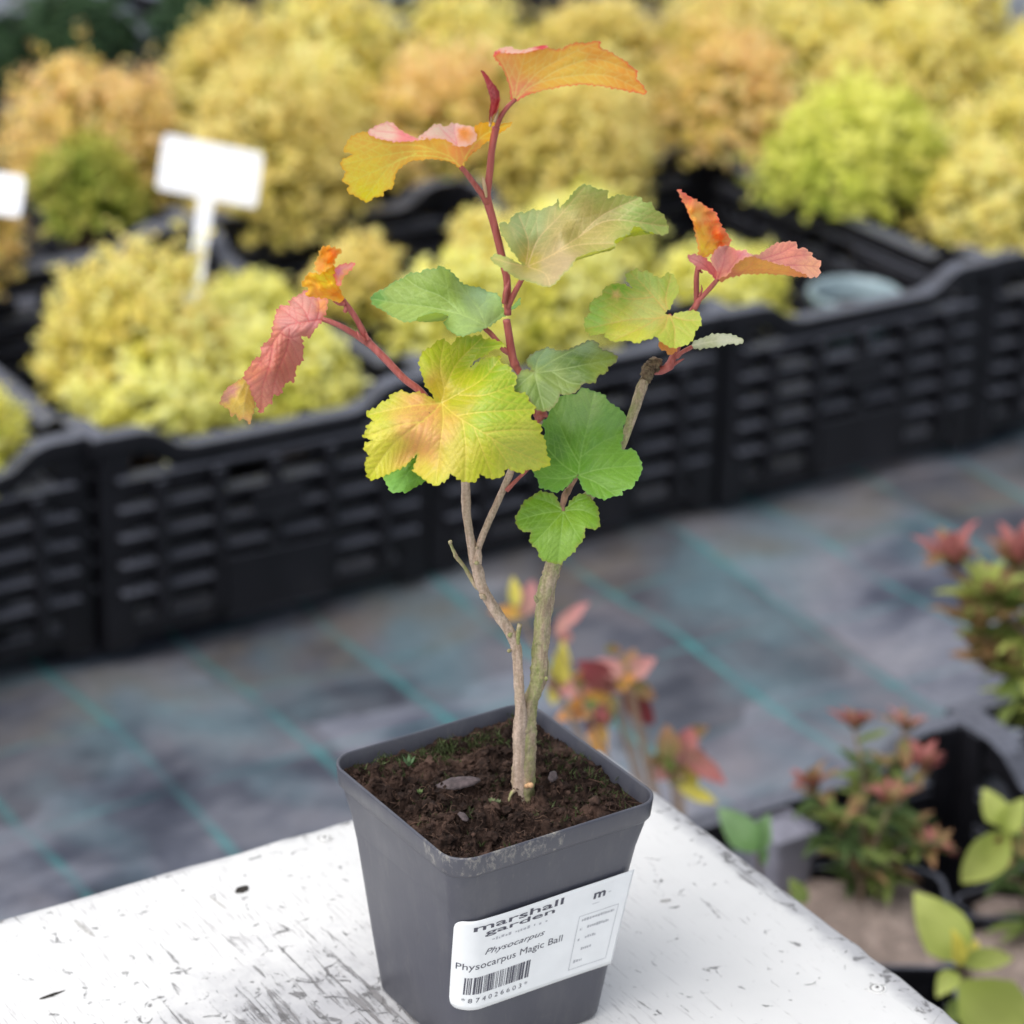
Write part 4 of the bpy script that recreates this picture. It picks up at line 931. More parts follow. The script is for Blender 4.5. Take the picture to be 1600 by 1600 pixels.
D = dict
leaf('orange leaf at the very top, seen from below', mat=UNDER, patches=[
    D(z=R1, seed=1, outline=[(868, 335), (852, 318), (848, 285), (838, 240), (815, 190), (790, 155), (773, 134), (800, 122), (830, 118), (860, 122), (905, 120), (960, 108), (1010, 98), (1050, 108), (1085, 104), (1100, 90), (1140, 80), (1190, 78), (1245, 71), (1252, 98), (1290, 118), (1340, 145), (1385, 178), (1415, 205), (1412, 235), (1440, 265), (1453, 306), (1400, 295), (1340, 285), (1260, 270), (1170, 262), (1090, 270), (1010, 285), (950, 300), (905, 320)],
      depth=[(868, 335, 2), (775, 135, 12), (1010, 100, 16), (1245, 75, 15), (1450, 300, -6), (1090, 268, 2), (1000, 190, 13), (1200, 180, 11)], col=(250, 160, 66), blobs=[(870, 300, 110, (244, 130, 92)), (800, 150, 120, (246, 150, 82)), (1180, 230, 170, (252, 172, 72)), (1390, 230, 120, (246, 148, 60)), (1240, 110, 90, (246, 148, 60))],
      veins=[[(868, 335), (960, 262), (1120, 225), (1290, 225), (1445, 296)], [(868, 335), (960, 220), (1070, 150), (1180, 98), (1240, 78)], [(868, 335), (882, 250), (905, 170), (915, 125)], [(866, 330), (850, 250), (815, 165), (785, 130)], [(960, 262), (1080, 190), (1230, 150), (1400, 205)]], vcol=(252, 190, 110), edge=(206, 70, 70), quilt=-.3, gap=17, sec=.55),
    D(z=R1, seed=2, outline=[(773, 134), (790, 112), (820, 97), (850, 95), (870, 106), (905, 108), (950, 98), (1000, 87), (1012, 98), (960, 109), (905, 121), (860, 123), (825, 119), (800, 123)], depth=[(775, 134, 12), (1010, 98, 16), (900, 120, 15), (900, 98, 9), (830, 95, 8)], col=(222, 176, 160), blobs=[(990, 92, 40, (196, 70, 74)), (780, 130, 30, (200, 80, 80))], teeth=1.2)],
    petiole=(R1, [(786, 458, 0, 8), (805, 410, 0, 7.5), (835, 365, 1, 7), (872, 330, 3, 6)]))
leaf('yellow orange leaf at upper left with pink folded top', mat=UNDER, patches=[
    D(z=R1, seed=3, outline=[(632, 635), (600, 617), (560, 602), (520, 595), (465, 596), (410, 604), (370, 624), (345, 650), (330, 690), (322, 728), (290, 735), (276, 760), (240, 768), (222, 783), (195, 782), (150, 757), (122, 738), (128, 712), (102, 695), (114, 655), (97, 635), (100, 600), (146, 573), (110, 562), (108, 545), (138, 500), (175, 478), (213, 477), (230, 491), (300, 512), (380, 516), (435, 508), (500, 504), (560, 512), (600, 531), (625, 537), (660, 535), (700, 502), (690, 465), (690, 452), (720, 436), (765, 432), (800, 440), (858, 432), (835, 455), (790, 490), (755, 512), (710, 545), (668, 582), (645, 610)],
      depth=[(632, 635, 8), (465, 598, 6), (330, 690, 2), (200, 780, -2), (100, 640, 0), (210, 480, 10), (435, 510, 16), (620, 538, 16), (700, 460, 4), (760, 436, -6), (855, 433, -14), (740, 515, -5)], col=(246, 172, 70), blobs=[(640, 580, 130, (246, 148, 84)), (200, 690, 170, (240, 186, 62)), (440, 560, 160, (248, 166, 66)), (220, 780, 90, (216, 196, 40)), (760, 460, 110, (240, 160, 40))],
      veins=[[(632, 635), (560, 575), (430, 560), (280, 580), (105, 620)], [(560, 575), (440, 535), (300, 530), (140, 500)], [(600, 605), (470, 580), (330, 610), (200, 775)], [(430, 570), (290, 630), (130, 700)], [(636, 630), (660, 570), (730, 490), (850, 435)]], vcol=(252, 204, 96), edge=(206, 150, 40), quilt=-.3),
    D(z=R1, seed=4, outline=[(213, 477), (230, 462), (262, 442), (300, 432), (330, 440), (352, 462), (385, 484), (437, 507), (380, 517), (300, 513), (232, 492)], depth=[(215, 478, 10), (435, 508, 16), (300, 512, 14), (300, 433, 4)], col=(220, 180, 164), veins=[[(420, 506), (340, 480), (250, 470)], [(400, 500), (340, 460), (300, 438)]], vcol=(206, 120, 126), edge=(196, 130, 130), blobs=[(390, 500, 70, (222, 130, 128))], gap=99),
    D(z=R1, seed=5, outline=[(437, 508), (465, 480), (500, 450), (530, 441), (560, 451), (590, 438), (640, 444), (685, 455), (691, 465), (700, 502), (660, 536), (625, 538), (600, 531), (560, 512), (500, 505)], depth=[(437, 508, 16), (620, 538, 16), (700, 500, 5), (600, 470, 2), (530, 442, 4), (680, 456, 2)], col=(216, 176, 170), blobs=[(655, 490, 46, (222, 150, 96)), (640, 478, 30, (206, 132, 60)), (520, 460, 50, (222, 190, 176))], edge=(206, 170, 150), gap=99, veins=[[(610, 530), (560, 480), (530, 445)], [(612, 530), (600, 470), (600, 442)]], vcol=(206, 130, 140))],
    petiole=(R1, [(745, 790, 1, 9), (720, 750, 3, 8.5), (690, 708, 5, 8), (655, 660, 7, 8), (630, 632, 9, 7)]))
leaf('dark red folded leaf bud at the tip', [
    D(z=R1, seed=6, outline=[(718, 199), (742, 216), (772, 256), (797, 292), (803, 322), (796, 356), (785, 388), (772, 402), (764, 440), (755, 420), (757, 380), (762, 340), (748, 280), (734, 240)], depth=[(718, 200, 4), (800, 320, -1), (765, 330, 5), (762, 438, 2), (760, 380, 4)], col=(166, 52, 56), blobs=[(790, 310, 50, (150, 40, 46))], veins=[[(762, 430), (768, 350), (750, 270), (722, 205)], [(765, 390), (785, 330), (775, 270)]], vcol=(206, 104, 100), gap=9, sec=.9, quilt=.5, teeth=.6),
    D(z=R1, seed=61, outline=[(764, 440), (772, 402), (788, 386), (798, 356), (804, 322), (794, 345), (775, 370), (762, 400)], depth=[(764, 440, 2), (804, 322, -1), (780, 370, -4)], col=(196, 90, 80), teeth=.4)])
leaf('pale pinkish green leaf at upper right', [
    D(z=R3, seed=7, outline=[(845, 437), (808, 412), (775, 365), (733, 300), (704, 235), (720, 214), (755, 226), (762, 195), (800, 168), (830, 170), (870, 150), (900, 160), (940, 140), (985, 128), (1000, 95), (1003, 150), (1012, 140), (1040, 110), (1060, 90), (1090, 50), (1120, 30), (1160, 34), (1200, 50), (1245, 60), (1246, 96), (1285, 84), (1320, 78), (1360, 88), (1410, 90), (1425, 116), (1462, 120), (1482, 150), (1520, 174), (1540, 215), (1551, 250), (1530, 276), (1480, 272), (1440, 262), (1400, 240), (1372, 245), (1350, 280), (1290, 300), (1280, 340), (1230, 355), (1150, 372), (1092, 396), (1060, 440), (1020, 480), (962, 536), (900, 525), (830, 505), (780, 490), (730, 450), (680, 420), (667, 395), (690, 374), (760, 400), (812, 425)],
      depth=[(845, 437, 6), (704, 236, 0), (870, 150, -14), (800, 290, 2), (985, 150, -14), (930, 235, -6), (900, 300, -3), (1010, 260, 5), (1120, 40, -2), (1250, 65, -5), (1550, 250, -10), (1380, 110, -6), (1280, 300, 8), (960, 535, 30), (670, 395, 14), (760, 445, 24), (1060, 440, 27), (960, 385, 9), (1100, 290, 2), (1260, 205, -3), (900, 480, 22)], col=(172, 174, 92), blobs=[(960, 300, 210, (178, 164, 96)), (840, 220, 150, (160, 176, 112)), (960, 480, 190, (186, 174, 118)), (1120, 60, 130, (164, 180, 96)), (1480, 190, 190, (154, 178, 92)), (1150, 230, 170, (180, 168, 98)), (1010, 430, 120, (190, 168, 124)), (860, 410, 60, (190, 176, 80))],
      veins=[[(845, 437), (960, 383), (1100, 290), (1260, 205), (1540, 235)], [(845, 437), (900, 300), (1010, 180), (1130, 40)], [(838, 430), (850, 320), (830, 250), (800, 175)], [(845, 437), (930, 470), (960, 530)], [(840, 437), (760, 420), (675, 395)], [(960, 383), (1090, 330), (1280, 320)], [(1100, 290), (1220, 180), (1400, 95)]], vcol=(222, 196, 140), edge=(150, 168, 90), quilt=.45, gap=18, sec=.4),
    D(z=R3, seed=8, outline=[(1290, 300), (1350, 280), (1374, 245), (1400, 240), (1442, 262), (1480, 272), (1400, 280), (1340, 292), (1285, 320)], depth=[(1290, 300, 14), (1400, 243, 3), (1480, 272, -2), (1400, 280, -8)], col=(196, 206, 40), teeth=1),
    D(z=R3, seed=9, outline=[(1280, 338), (1230, 354), (1150, 371), (1092, 395), (1082, 408), (1150, 386), (1220, 366), (1275, 350)], depth=[(1280, 340, 13), (1092, 396, 22), (1180, 378, 6)], col=(204, 206, 60), teeth=.8)],
    (R3, [(745, 640, 1, 10), (765, 600, 2, 9), (790, 550, 4, 8.5), (815, 505, 5, 8), (843, 440, 6, 6)]))
leaf('green leaf on the left of the red stem', [
    D(z=R3, seed=10, outline=[(630, 748), (580, 766), (512, 783), (460, 760), (430, 716), (450, 690), (435, 678), (380, 670), (322, 684), (290, 706), (240, 712), (190, 696), (130, 660), (85, 636), (63, 600), (80, 570), (130, 550), (165, 520), (215, 500), (255, 470), (310, 468), (330, 450), (385, 450), (405, 431), (440, 450), (472, 470), (500, 500), (512, 520), (560, 534), (610, 545), (642, 560), (690, 574), (715, 610), (722, 645), (762, 640), (806, 598), (800, 632), (755, 662), (705, 700), (660, 730)],
      depth=[(63, 600, 2), (290, 706, 7), (405, 432, -9), (250, 480, -6), (500, 505, -10), (545, 600, -8), (620, 690, 2), (510, 782, 18), (715, 610, -19), (640, 560, -26), (805, 600, -22), (700, 700, -6), (420, 640, 1), (600, 640, -8), (430, 700, 6)], col=(148, 174, 76), blobs=[(300, 560, 200, (140, 166, 72)), (610, 600, 130, (154, 184, 104)), (540, 740, 120, (156, 184, 106)), (260, 660, 170, (156, 182, 90)), (620, 560, 80, (164, 196, 132)), (90, 590, 60, (110, 160, 70)), (770, 640, 60, (120, 160, 50))],  # paler blobs at right and bottom paint the sheen of upturned parts
      veins=[[(640, 735), (600, 650), (545, 580), (495, 510)], [(640, 735), (520, 680), (360, 640), (200, 620), (75, 600)], [(520, 680), (420, 590), (300, 540), (230, 490)], [(636, 740), (560, 735), (480, 740)], [(645, 735), (700, 690), (790, 615)], [(600, 650), (640, 610), (690, 580)]], vcol=(176, 202, 120), edge=(120, 160, 90), quilt=.5, sec=.4),
    D(z=R3, seed=11, outline=[(290, 706), (322, 684), (380, 669), (437, 678), (445, 690), (430, 702), (360, 713)], depth=[(290, 706, 10), (437, 680, 4), (360, 712, -2)], col=(160, 190, 40), teeth=1)],
    (R3, [(752, 868, 1, 8.5), (720, 845, 2, 8.5), (690, 805, 2, 8), (660, 770, 1, 8), (630, 745, 0, 7)]))
leaf('large yellow leaf with an orange centre, in front', [
    D(z=R5, seed=12, pleat=1.2, outline=[(475, 440), (440, 412), (400, 360), (372, 290), (357, 215), (380, 170), (420, 145), (450, 114), (490, 107), (530, 131), (560, 100), (600, 81), (640, 90), (692, 80), (697, 101), (750, 104), (808, 125), (790, 146), (740, 165), (690, 194), (640, 228), (622, 268), (645, 238), (680, 219), (720, 200), (760, 195), (785, 198), (790, 226), (830, 240), (850, 275), (876, 290), (870, 330), (858, 368), (880, 386), (925, 395), (940, 430), (966, 450), (971, 480), (950, 520), (985, 545), (1012, 580), (1002, 602), (1016, 622), (1032, 670), (1036, 710), (1052, 772), (1000, 785), (980, 801), (930, 795), (908, 811), (850, 800), (815, 789), (800, 832), (745, 841), (690, 824), (680, 816), (655, 856), (600, 861), (560, 840), (525, 819), (510, 841), (480, 861), (445, 882), (400, 855), (360, 830), (328, 798), (340, 750), (346, 706), (300, 762), (270, 780), (240, 796), (200, 815), (165, 826), (140, 841), (94, 846), (68, 770), (90, 720), (63, 690), (75, 655), (112, 640), (63, 620), (80, 582), (73, 565), (118, 536), (83, 515), (78, 490), (130, 465), (150, 440), (196, 425), (200, 400), (262, 378), (300, 390), (350, 385), (400, 402), (442, 424)],
      depth=[(475, 440, 22), (357, 215, 18), (490, 108, 8), (640, 85, 4), (805, 125, 10), (625, 270, 10), (560, 350, 20), (780, 198, 12), (875, 290, 18), (700, 330, 22), (970, 470, 28), (1015, 600, 30), (1050, 772, 30), (700, 600, 42), (560, 510, 32), (655, 855, 48), (445, 880, 52), (400, 650, 40), (94, 845, 48), (65, 690, 38), (80, 490, 26), (262, 380, 20), (300, 560, 37), (345, 706, 34), (430, 300, 22)],
      col=(184, 190, 40), blobs=[(860, 320, 240, (142, 172, 30)), (700, 140, 160, (142, 168, 28)), (480, 200, 160, (172, 182, 36)), (760, 480, 190, (158, 184, 48)), (920, 700, 200, (180, 190, 70)), (430, 470, 190, (216, 152, 80)), (380, 570, 190, (218, 160, 92)), (300, 690, 170, (208, 172, 76)), (560, 420, 110, (178, 178, 32)), (480, 720, 190, (200, 186, 66)), (380, 640, 140, (222, 164, 98)), (120, 690, 150, (208, 202, 60)), (450, 380, 90, (206, 184, 50))],
      veins=[[(475, 440), (555, 510), (700, 600), (850, 690), (1045, 770)], [(475, 440), (420, 500), (330, 570), (200, 680), (95, 835)], [(480, 445), (485, 530), (470, 660), (445, 870)], [(475, 442), (330, 455), (200, 480), (85, 505)], [(475, 440), (490, 370), (470, 250), (490, 115)], [(478, 440), (570, 390), (700, 310), (785, 205)], [(490, 370), (560, 230), (690, 95)], [(555, 510), (690, 490), (965, 475)], [(590, 540), (605, 680), (600, 850)], [(650, 575), (690, 680), (745, 830)], [(740, 625), (800, 720), (850, 795)], [(700, 600), (850, 585), (1005, 588)], [(380, 540), (250, 560), (75, 620)], [(570, 400), (700, 400), (860, 345)]],
      vcol=(226, 206, 90), edge=(176, 176, 40), quilt=.6, gap=16, sec=.45, teeth=2.)],
    (R5, [(600, 640, 4, 9), (560, 560, 12, 8.5), (515, 490, 18, 8), (478, 443, 20, 7)]))
leaf('bright green leaf peeping out beneath the large yellow leaf', [
    D(z=R5, seed=13, outline=[(430, 640), (380, 690), (300, 740), (230, 790), (168, 832), (186, 872), (212, 919), (262, 910), (292, 916), (340, 885), (392, 855), (450, 800), (480, 700)], depth=[(430, 640, 12), (170, 832, 14), (212, 918, 20), (390, 855, 18), (300, 800, 22)], col=(112, 160, 44), blobs=[(330, 760, 110, (92, 146, 30)), (230, 890, 90, (126, 182, 76))], veins=[[(430, 640), (330, 770), (230, 905)], [(380, 700), (270, 790), (180, 835)], [(400, 690), (370, 800), (330, 880)]], vcol=(140, 190, 80), quilt=.5)],
    (R5, [(595, 700, 3, 7), (520, 670, 6, 6), (430, 642, 11, 5)]), BARK)
leaf('olive green leaf right of the red stem', [
    D(z=R5, seed=14, outline=[(970, 280), (955, 262), (938, 245), (928, 215), (960, 180), (1030, 148), (1070, 156), (1100, 161), (1150, 160), (1190, 138), (1230, 124), (1272, 107), (1306, 120), (1321, 155), (1362, 165), (1392, 180), (1411, 207), (1390, 236), (1362, 250), (1350, 281), (1311, 296), (1290, 331), (1240, 336), (1226, 342), (1190, 380), (1150, 398), (1102, 394), (1096, 430), (1060, 470), (1020, 486), (970, 470), (948, 430), (920, 396), (860, 380), (862, 345), (880, 300), (905, 266), (940, 268)],
      depth=[(970, 280, 14), (930, 215, 6), (1030, 148, -4), (1180, 190, 12), (1272, 108, -6), (1410, 207, 6), (1290, 330, 20), (1100, 395, 24), (1020, 486, 28), (862, 380, 20), (1150, 262, 16)], col=(98, 124, 50), blobs=[(1010, 190, 110, (130, 158, 104)), (1240, 130, 90, (132, 158, 96)), (1120, 310, 130, (126, 146, 72)), (1340, 230, 130, (132, 150, 60)), (920, 340, 110, (120, 146, 66)), (1040, 440, 100, (110, 134, 60)), (1180, 230, 90, (92, 120, 46)), (960, 290, 60, (150, 170, 90))],  # paler blobs along the top edge paint light on the upturned strip
      veins=[[(970, 280), (1060, 272), (1200, 245), (1400, 207)], [(970, 280), (990, 360), (1020, 475)], [(970, 280), (1080, 210), (1200, 150), (1280, 112)], [(966, 280), (920, 320), (868, 370)], [(1060, 272), (1150, 330), (1215, 340)], [(975, 275), (990, 210), (1030, 155)]], vcol=(158, 178, 110), edge=(120, 110, 60), quilt=.5, sec=.4)],
    (R5, [(990, 500, 4, 8), (985, 430, 8, 8), (975, 350, 11, 7), (968, 285, 13, 6)]))
leaf('large green leaf above the small heart shaped one', [
    D(z=R5, seed=15, outline=[(1203, 825), (1190, 830), (1150, 880), (1110, 905), (1076, 917), (1040, 900), (1000, 890), (988, 850), (968, 815), (960, 760), (985, 700), (1015, 640), (1028, 590), (1008, 550), (1040, 520), (1050, 480), (1080, 430), (1120, 402), (1190, 394), (1222, 364), (1290, 380), (1340, 400), (1362, 430), (1400, 460), (1450, 498), (1456, 540), (1440, 570), (1446, 610), (1430, 650), (1442, 690), (1490, 688), (1522, 720), (1542, 780), (1531, 830), (1500, 870), (1491, 896), (1440, 905), (1430, 931), (1380, 940), (1340, 952), (1280, 936), (1230, 900), (1213, 860)],
      depth=[(1203, 825, 12), (1222, 365, -22), (1020, 550, -6), (1455, 540, -14), (1250, 600, -2), (970, 815, 10), (1076, 917, 20), (1540, 780, 8), (1380, 940, 20), (1440, 690, 0), (1330, 470, -16), (1100, 650, -4)], col=(110, 158, 46), blobs=[(1260, 440, 170, (146, 178, 100)), (1180, 520, 110, (128, 168, 88)), (1380, 530, 110, (118, 164, 74)), (1120, 700, 130, (88, 136, 44)), (1200, 760, 110, (100, 156, 30)), (1400, 830, 170, (116, 164, 50)), (1060, 860, 110, (108, 160, 50)), (1250, 640, 100, (108, 158, 54))],  # pale blobs in the upper part paint its sky sheen
      veins=[[(1203, 825), (1215, 730), (1250, 570), (1285, 390)], [(1203, 825), (1340, 790), (1530, 775)], [(1203, 825), (1120, 845), (990, 835)], [(1210, 770), (1140, 640), (1070, 470)], [(1215, 730), (1330, 650), (1440, 600)], [(1205, 828), (1290, 860), (1400, 930)], [(1200, 822), (1110, 760), (1010, 650)]], vcol=(146, 190, 90), edge=(110, 160, 80), quilt=.55, sec=.4)],
    (R5, [(1148, 925, 4, 7), (1165, 890, 6, 6), (1185, 855, 8, 5.5), (1203, 826, 10, 5)]), PALEBUD)
leaf('small heart shaped bright green leaf in front of the right stem', [
    D(z=R5, seed=16, outline=[(1125, 1015), (1108, 985), (1085, 945), (1072, 924), (1040, 917), (1000, 914), (960, 935), (918, 966), (890, 1010), (870, 1060), (888, 1110), (930, 1126), (952, 1120), (944, 1170), (963, 1200), (985, 1221), (1000, 1265), (1042, 1286), (1100, 1297), (1132, 1276), (1182, 1231), (1200, 1200), (1221, 1186), (1236, 1140), (1240, 1108), (1290, 1112), (1317, 1090), (1312, 1030), (1296, 980), (1262, 940), (1214, 924), (1180, 945), (1148, 985)],
      depth=[(1125, 1015, 15), (1000, 914, 10), (870, 1060, 19), (940, 1125, 23), (1100, 1297, 26), (1240, 1110, 23), (1317, 1080, 17), (1215, 924, 10), (1110, 1130, 23)], col=(126, 168, 46), blobs=[(1110, 1220, 120, (140, 178, 70)), (960, 1020, 110, (120, 164, 40)), (1240, 1030, 110, (130, 172, 46)), (1120, 1060, 80, (132, 172, 38)), (950, 1060, 80, (106, 150, 32))],
      veins=[[(1125, 1015), (1115, 1120), (1095, 1285)], [(1125, 1015), (1010, 1030), (880, 1065)], [(1125, 1015), (1220, 1010), (1310, 1050)], [(1123, 1020), (1040, 1110), (965, 1190)], [(1127, 1020), (1180, 1110), (1225, 1180)], [(1122, 1010), (1050, 970), (965, 945)], [(1130, 1010), (1190, 965), (1250, 945)]], vcol=(160, 200, 96), edge=(140, 140, 60), quilt=.6, sec=.45, gap=14)],
    (R5, [(1120, 960, 10, 6), (1122, 990, 13, 5.5), (1125, 1016, 15, 5)]), PALEBUD)
leaf('yellow green leaf on the right shoot', [
    D(z=R4, seed=17, outline=[(530, 772), (505, 762), (520, 745), (535, 728), (555, 690), (580, 640), (576, 590), (555, 550), (520, 534), (482, 561), (440, 546), (400, 519), (370, 531), (345, 513), (310, 524), (284, 540), (290, 572), (308, 602), (318, 622), (270, 600), (215, 594), (160, 624), (146, 660), (110, 680), (74, 720), (82, 760), (54, 790), (48, 842), (90, 887), (160, 874), (170, 896), (210, 922), (290, 915), (340, 931), (382, 915), (430, 906), (455, 889), (480, 921), (520, 946), (560, 957), (612, 946), (642, 930), (670, 901), (680, 861), (706, 830), (711, 790), (690, 754), (640, 749), (580, 760), (545, 778)],
      depth=[(530, 770, 8), (555, 550, -10), (345, 515, -14), (300, 600, -4), (160, 625, 0), (50, 840, 10), (210, 920, 20), (455, 890, 22), (560, 955, 26), (710, 790, 12), (350, 760, 8), (450, 640, -3)], col=(168, 182, 66), blobs=[(400, 620, 150, (152, 176, 70)), (110, 760, 120, (150, 190, 76)), (250, 620, 80, (116, 172, 34)), (230, 655, 34, (206, 180, 100)), (300, 860, 160, (190, 190, 62)), (600, 850, 140, (170, 182, 68)), (470, 760, 90, (190, 172, 82)), (420, 560, 90, (156, 182, 80)), (400, 740, 130, (182, 190, 98))],
      veins=[[(530, 772), (460, 790), (300, 800), (60, 850)], [(525, 765), (460, 690), (390, 610), (310, 530)], [(528, 765), (510, 680), (540, 550)], [(535, 778), (560, 850), (560, 945)], [(460, 790), (380, 840), (215, 915)], [(535, 775), (620, 800), (700, 800)], [(440, 670), (300, 680), (160, 640)], [(525, 778), (500, 850), (465, 890)]], vcol=(206, 176, 90), edge=(170, 180, 70), quilt=.55, sec=.4)],
    (R4, [(600, 900, -3, 8), (580, 850, 1, 7.5), (555, 805, 5, 7), (530, 773, 7, 6)]))
leaf('pink and orange leaf at the right tip', [
    D(z=R4, seed=18, outline=[(800, 575), (820, 560), (862, 543), (900, 490), (950, 449), (1000, 440), (1060, 459), (1130, 480), (1200, 496), (1262, 526), (1320, 556), (1240, 551), (1160, 541), (1050, 536), (950, 541), (880, 556), (830, 580)], depth=[(805, 572, 6), (900, 490, 14), (1000, 440, 18), (1320, 556, 2), (1050, 536, 6)], col=(240, 170, 74), blobs=[(870, 550, 70, (232, 130, 100)), (1270, 540, 80, (236, 150, 80))], veins=[[(810, 572), (950, 525), (1100, 515), (1315, 555)], [(950, 525), (1000, 480), (1010, 445)]], vcol=(236, 140, 80), edge=(226, 140, 80), quilt=-.3, gap=15),
    D(z=R4, seed=19, outline=[(800, 572), (788, 520), (768, 462), (788, 402), (830, 377), (880, 385), (920, 405), (960, 405), (990, 424), (1042, 430), (1080, 400), (1130, 370), (1180, 358), (1222, 354), (1256, 370), (1256, 394), (1300, 389), (1310, 405), (1342, 422), (1346, 441), (1392, 474), (1382, 500), (1390, 532), (1370, 551), (1320, 556), (1262, 526), (1200, 496), (1130, 480), (1060, 459), (1000, 440), (950, 449), (900, 490), (862, 543), (822, 560)], depth=[(800, 572, 6), (900, 490, 14), (1000, 440, 18), (1320, 556, 2), (830, 378, -8), (1040, 430, 2), (1222, 355, -16), (1392, 480, -12)], col=(208, 136, 116), blobs=[(830, 450, 90, (198, 128, 120)), (960, 420, 70, (200, 122, 130)), (1240, 390, 90, (222, 140, 116)), (1340, 500, 80, (226, 160, 120))], veins=[[(806, 568), (840, 470), (850, 385)], [(1050, 455), (1160, 420), (1250, 372)], [(1100, 468), (1230, 440), (1340, 430)], [(1180, 488), (1290, 490), (1388, 500)], [(860, 530), (910, 460), (950, 410)]], vcol=(186, 90, 96), edge=(226, 160, 130), quilt=.5, gap=16),
    D(z=R4, seed=20, outline=[(800, 574), (780, 552), (740, 521), (690, 506), (684, 490), (650, 470), (637, 440), (670, 429), (720, 440), (760, 474), (795, 515), (806, 550)], depth=[(800, 572, 6), (640, 440, 16), (760, 475, 4), (700, 508, 14)], col=(220, 122, 120), blobs=[(680, 450, 60, (226, 150, 146))], veins=[[(800, 570), (730, 490), (645, 445)]], vcol=(190, 84, 90), edge=(206, 110, 110), gap=14)],
    (R4, [(690, 695, 2, 9), (730, 655, 3, 8), (765, 615, 4, 7.5), (802, 572, 6, 7)]))
leaf('crinkled orange young leaf standing up at the right tip', mat=UNDER, patches=[
    D(z=R4, seed=21, outline=[(573, 56), (602, 72), (650, 100), (700, 130), (750, 160), (792, 190), (810, 222), (828, 270), (860, 310), (880, 356), (850, 376), (812, 384), (772, 420), (732, 447), (705, 442), (696, 400), (682, 320), (662, 240), (626, 160), (598, 105)], depth=[(573, 56, -4), (715, 440, 4), (800, 220, -8), (875, 355, -6), (680, 300, 8), (740, 320, 3)], col=(246, 150, 78), blobs=[(730, 400, 110, (250, 190, 60)), (660, 240, 90, (248, 170, 84)), (780, 260, 110, (238, 126, 76)), (610, 100, 90, (236, 118, 96)), (830, 340, 60, (240, 120, 60)), (700, 310, 70, (250, 166, 60))], veins=[[(712, 440), (690, 320), (650, 200), (580, 65)], [(714, 435), (760, 330), (790, 210)], [(716, 435), (800, 360), (870, 350)]], vcol=(250, 170, 90), edge=(226, 100, 90), quilt=.7, crumple=2.2, gap=9, teeth=1.8)],
    petiole=(R4, [(686, 690, 1, 9), (684, 620, 2, 8.5), (686, 540, 3, 8), (705, 445, 4, 8)]))
leaf('small pale grey green leaf below the yellow green one', [
    D(z=R4, seed=22, outline=[(658, 936), (700, 910), (760, 886), (800, 880), (840, 877), (900, 890), (952, 911), (932, 935), (880, 936), (832, 946), (780, 956), (720, 961), (672, 962)], depth=[(660, 940, 4), (950, 912, -4), (800, 880, -12), (800, 950, 6)], col=(190, 196, 158), blobs=[(820, 900, 120, (200, 204, 172)), (760, 945, 70, (176, 184, 130))], veins=[[(660, 945), (760, 925), (860, 912), (945, 912)]], vcol=(212, 210, 176), edge=(150, 160, 110), quilt=.4, gap=13)],
    (R4, [(575, 1010, -6, 7), (600, 985, -3, 7), (640, 962, 1, 7), (672, 945, 4, 5)]))
leaf('tiny orange leaf hidden under the yellow green leaf', [D(z=R4, seed=23, outline=[(470, 925), (500, 930), (550, 950), (575, 960), (560, 985), (525, 1000), (510, 975), (480, 965)], depth=[(470, 930, 2), (570, 965, -2), (520, 1000, 4)], col=(232, 150, 60), teeth=1)])
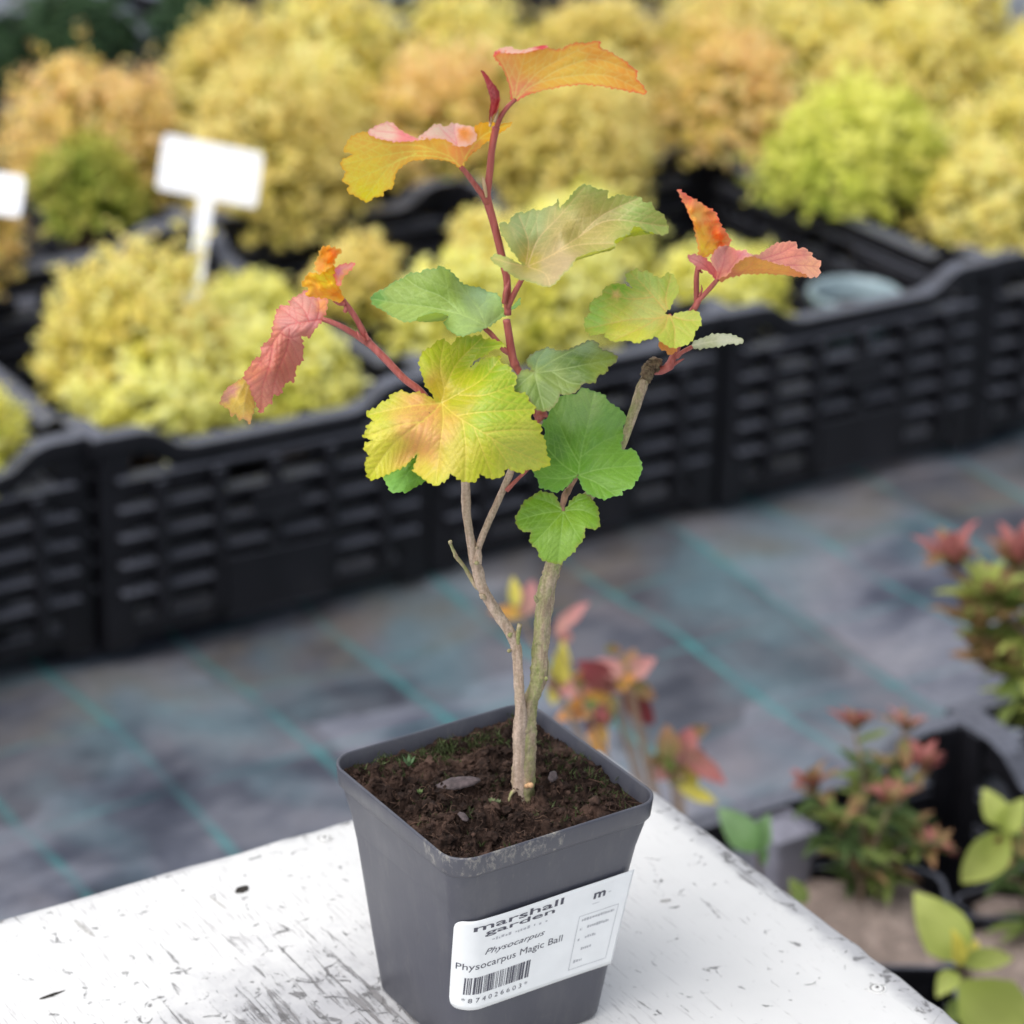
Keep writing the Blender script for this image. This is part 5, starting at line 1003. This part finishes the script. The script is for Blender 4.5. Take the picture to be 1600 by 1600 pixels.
leaf('long pink leaf drooping at the left', [
    D(z=R2, seed=24, outline=[(795, 585), (770, 620), (742, 660), (702, 712), (650, 700), (640, 690), (652, 760), (657, 820), (646, 890), (612, 920), (602, 970), (582, 1032), (560, 1030), (512, 1070), (490, 1128), (442, 1130), (430, 1180), (390, 1210), (360, 1262), (330, 1210), (302, 1150), (280, 1080), (238, 1010), (250, 960), (310, 880), (355, 850), (360, 790), (410, 740), (436, 680), (450, 590), (474, 530), (500, 490), (560, 490), (566, 455), (600, 430), (650, 400), (700, 380), (740, 400), (785, 440), (832, 442), (830, 482), (815, 540)],
      depth=[(795, 585, 8), (700, 382, -12), (830, 445, -6), (500, 490, 0), (560, 610, 9), (640, 690, 12), (360, 850, 16), (360, 1260, 14), (240, 1010, 14), (655, 820, 4), (450, 950, 22), (700, 710, 8), (580, 1030, 8)], col=(206, 126, 108), blobs=[(640, 480, 170, (212, 150, 136)), (560, 640, 110, (208, 140, 130)), (740, 600, 90, (206, 134, 130)), (480, 950, 190, (198, 116, 94)), (360, 1180, 120, (206, 132, 106)), (800, 490, 60, (236, 160, 90)), (430, 700, 90, (212, 130, 100)), (290, 960, 90, (216, 134, 100))],
      veins=[[(790, 590), (650, 610), (540, 640), (460, 730), (400, 830), (300, 960)], [(500, 690), (560, 720), (640, 700)], [(440, 770), (420, 900), (370, 1060), (355, 1240)], [(560, 660), (540, 800), (470, 980), (430, 1160)], [(700, 605), (660, 520), (590, 450)], [(755, 595), (770, 500), (750, 410)], [(640, 625), (560, 560), (490, 500)]], vcol=(196, 84, 84), edge=(196, 110, 90), quilt=.9, gap=15, sec=.6, teeth=2.2),
    D(z=R2, seed=25, outline=[(240, 1008), (190, 1030), (120, 1080), (80, 1130), (68, 1190), (100, 1215), (130, 1240), (138, 1276), (180, 1268), (198, 1311), (240, 1298), (276, 1334), (290, 1290), (302, 1250), (308, 1180), (290, 1110), (270, 1060)], depth=[(240, 1008, 14), (80, 1130, 4), (200, 1200, 12), (276, 1330, 6), (300, 1150, 8), (68, 1190, -4)], col=(224, 186, 76), blobs=[(140, 1090, 70, (210, 140, 130)), (100, 1150, 50, (206, 140, 120)), (250, 1200, 90, (232, 196, 84)), (260, 1300, 60, (236, 180, 90))], veins=[[(250, 1020), (200, 1120), (135, 1250)], [(265, 1060), (240, 1180), (230, 1295)]], vcol=(236, 206, 120), edge=(206, 140, 90), quilt=-.3, gap=14)],
    (R2, [(1110, 755, 7, 9), (1030, 700, 8, 9), (930, 640, 9, 8.5), (850, 605, 9, 8), (795, 587, 8, 7)]))
leaf('crumpled orange and yellow young leaf at the left tip', mat=UNDER, patches=[
    D(z=R2, seed=26, outline=[(945, 455), (905, 462), (830, 440), (760, 432), (678, 420), (700, 366), (648, 352), (655, 320), (672, 300), (700, 256), (758, 262), (800, 245), (832, 230), (872, 198), (890, 290), (910, 350), (930, 400), (952, 450)], depth=[(945, 455, 8), (680, 420, 6), (650, 350, 14), (800, 300, 16), (870, 200, 8), (900, 350, 10), (800, 380, 20)], col=(250, 190, 50), blobs=[(880, 400, 80, (246, 150, 60)), (700, 320, 70, (250, 170, 50)), (760, 410, 90, (240, 160, 70)), (830, 290, 90, (252, 204, 56))], veins=[[(945, 452), (850, 390), (740, 350), (655, 340)], [(945, 450), (860, 350), (800, 255)], [(940, 448), (840, 415), (690, 415)], [(945, 445), (895, 340), (870, 210)]], vcol=(206, 140, 30), edge=(246, 150, 60), quilt=.8, crumple=1.8, gap=10),
    D(z=R2, seed=27, outline=[(760, 256), (742, 190), (750, 165), (770, 130), (790, 82), (842, 60), (862, 78), (892, 82), (938, 104), (910, 128), (886, 152), (872, 200), (832, 230), (800, 245)], depth=[(800, 245, 15), (842, 62, 4), (745, 180, 2), (935, 105, -2), (820, 150, 10)], col=(248, 140, 36), blobs=[(770, 200, 60, (246, 150, 70)), (880, 100, 60, (240, 120, 30))], veins=[[(810, 240), (825, 150), (845, 70)], [(810, 240), (870, 160), (925, 108)]], vcol=(252, 170, 70), edge=(252, 180, 90), quilt=.7, crumple=2., gap=9, teeth=2),
    D(z=R2, seed=28, outline=[(884, 300), (880, 236), (920, 200), (975, 195), (1028, 184), (1014, 216), (975, 255), (945, 290), (918, 350), (905, 345)], depth=[(890, 300, 10), (1028, 185, -2), (900, 220, 2), (960, 270, 6)], col=(222, 140, 136), blobs=[(960, 280, 60, (240, 160, 80)), (910, 250, 40, (206, 130, 160))], veins=[[(905, 330), (930, 250), (1015, 192)]], vcol=(236, 160, 130), edge=(222, 110, 90), gap=12)])
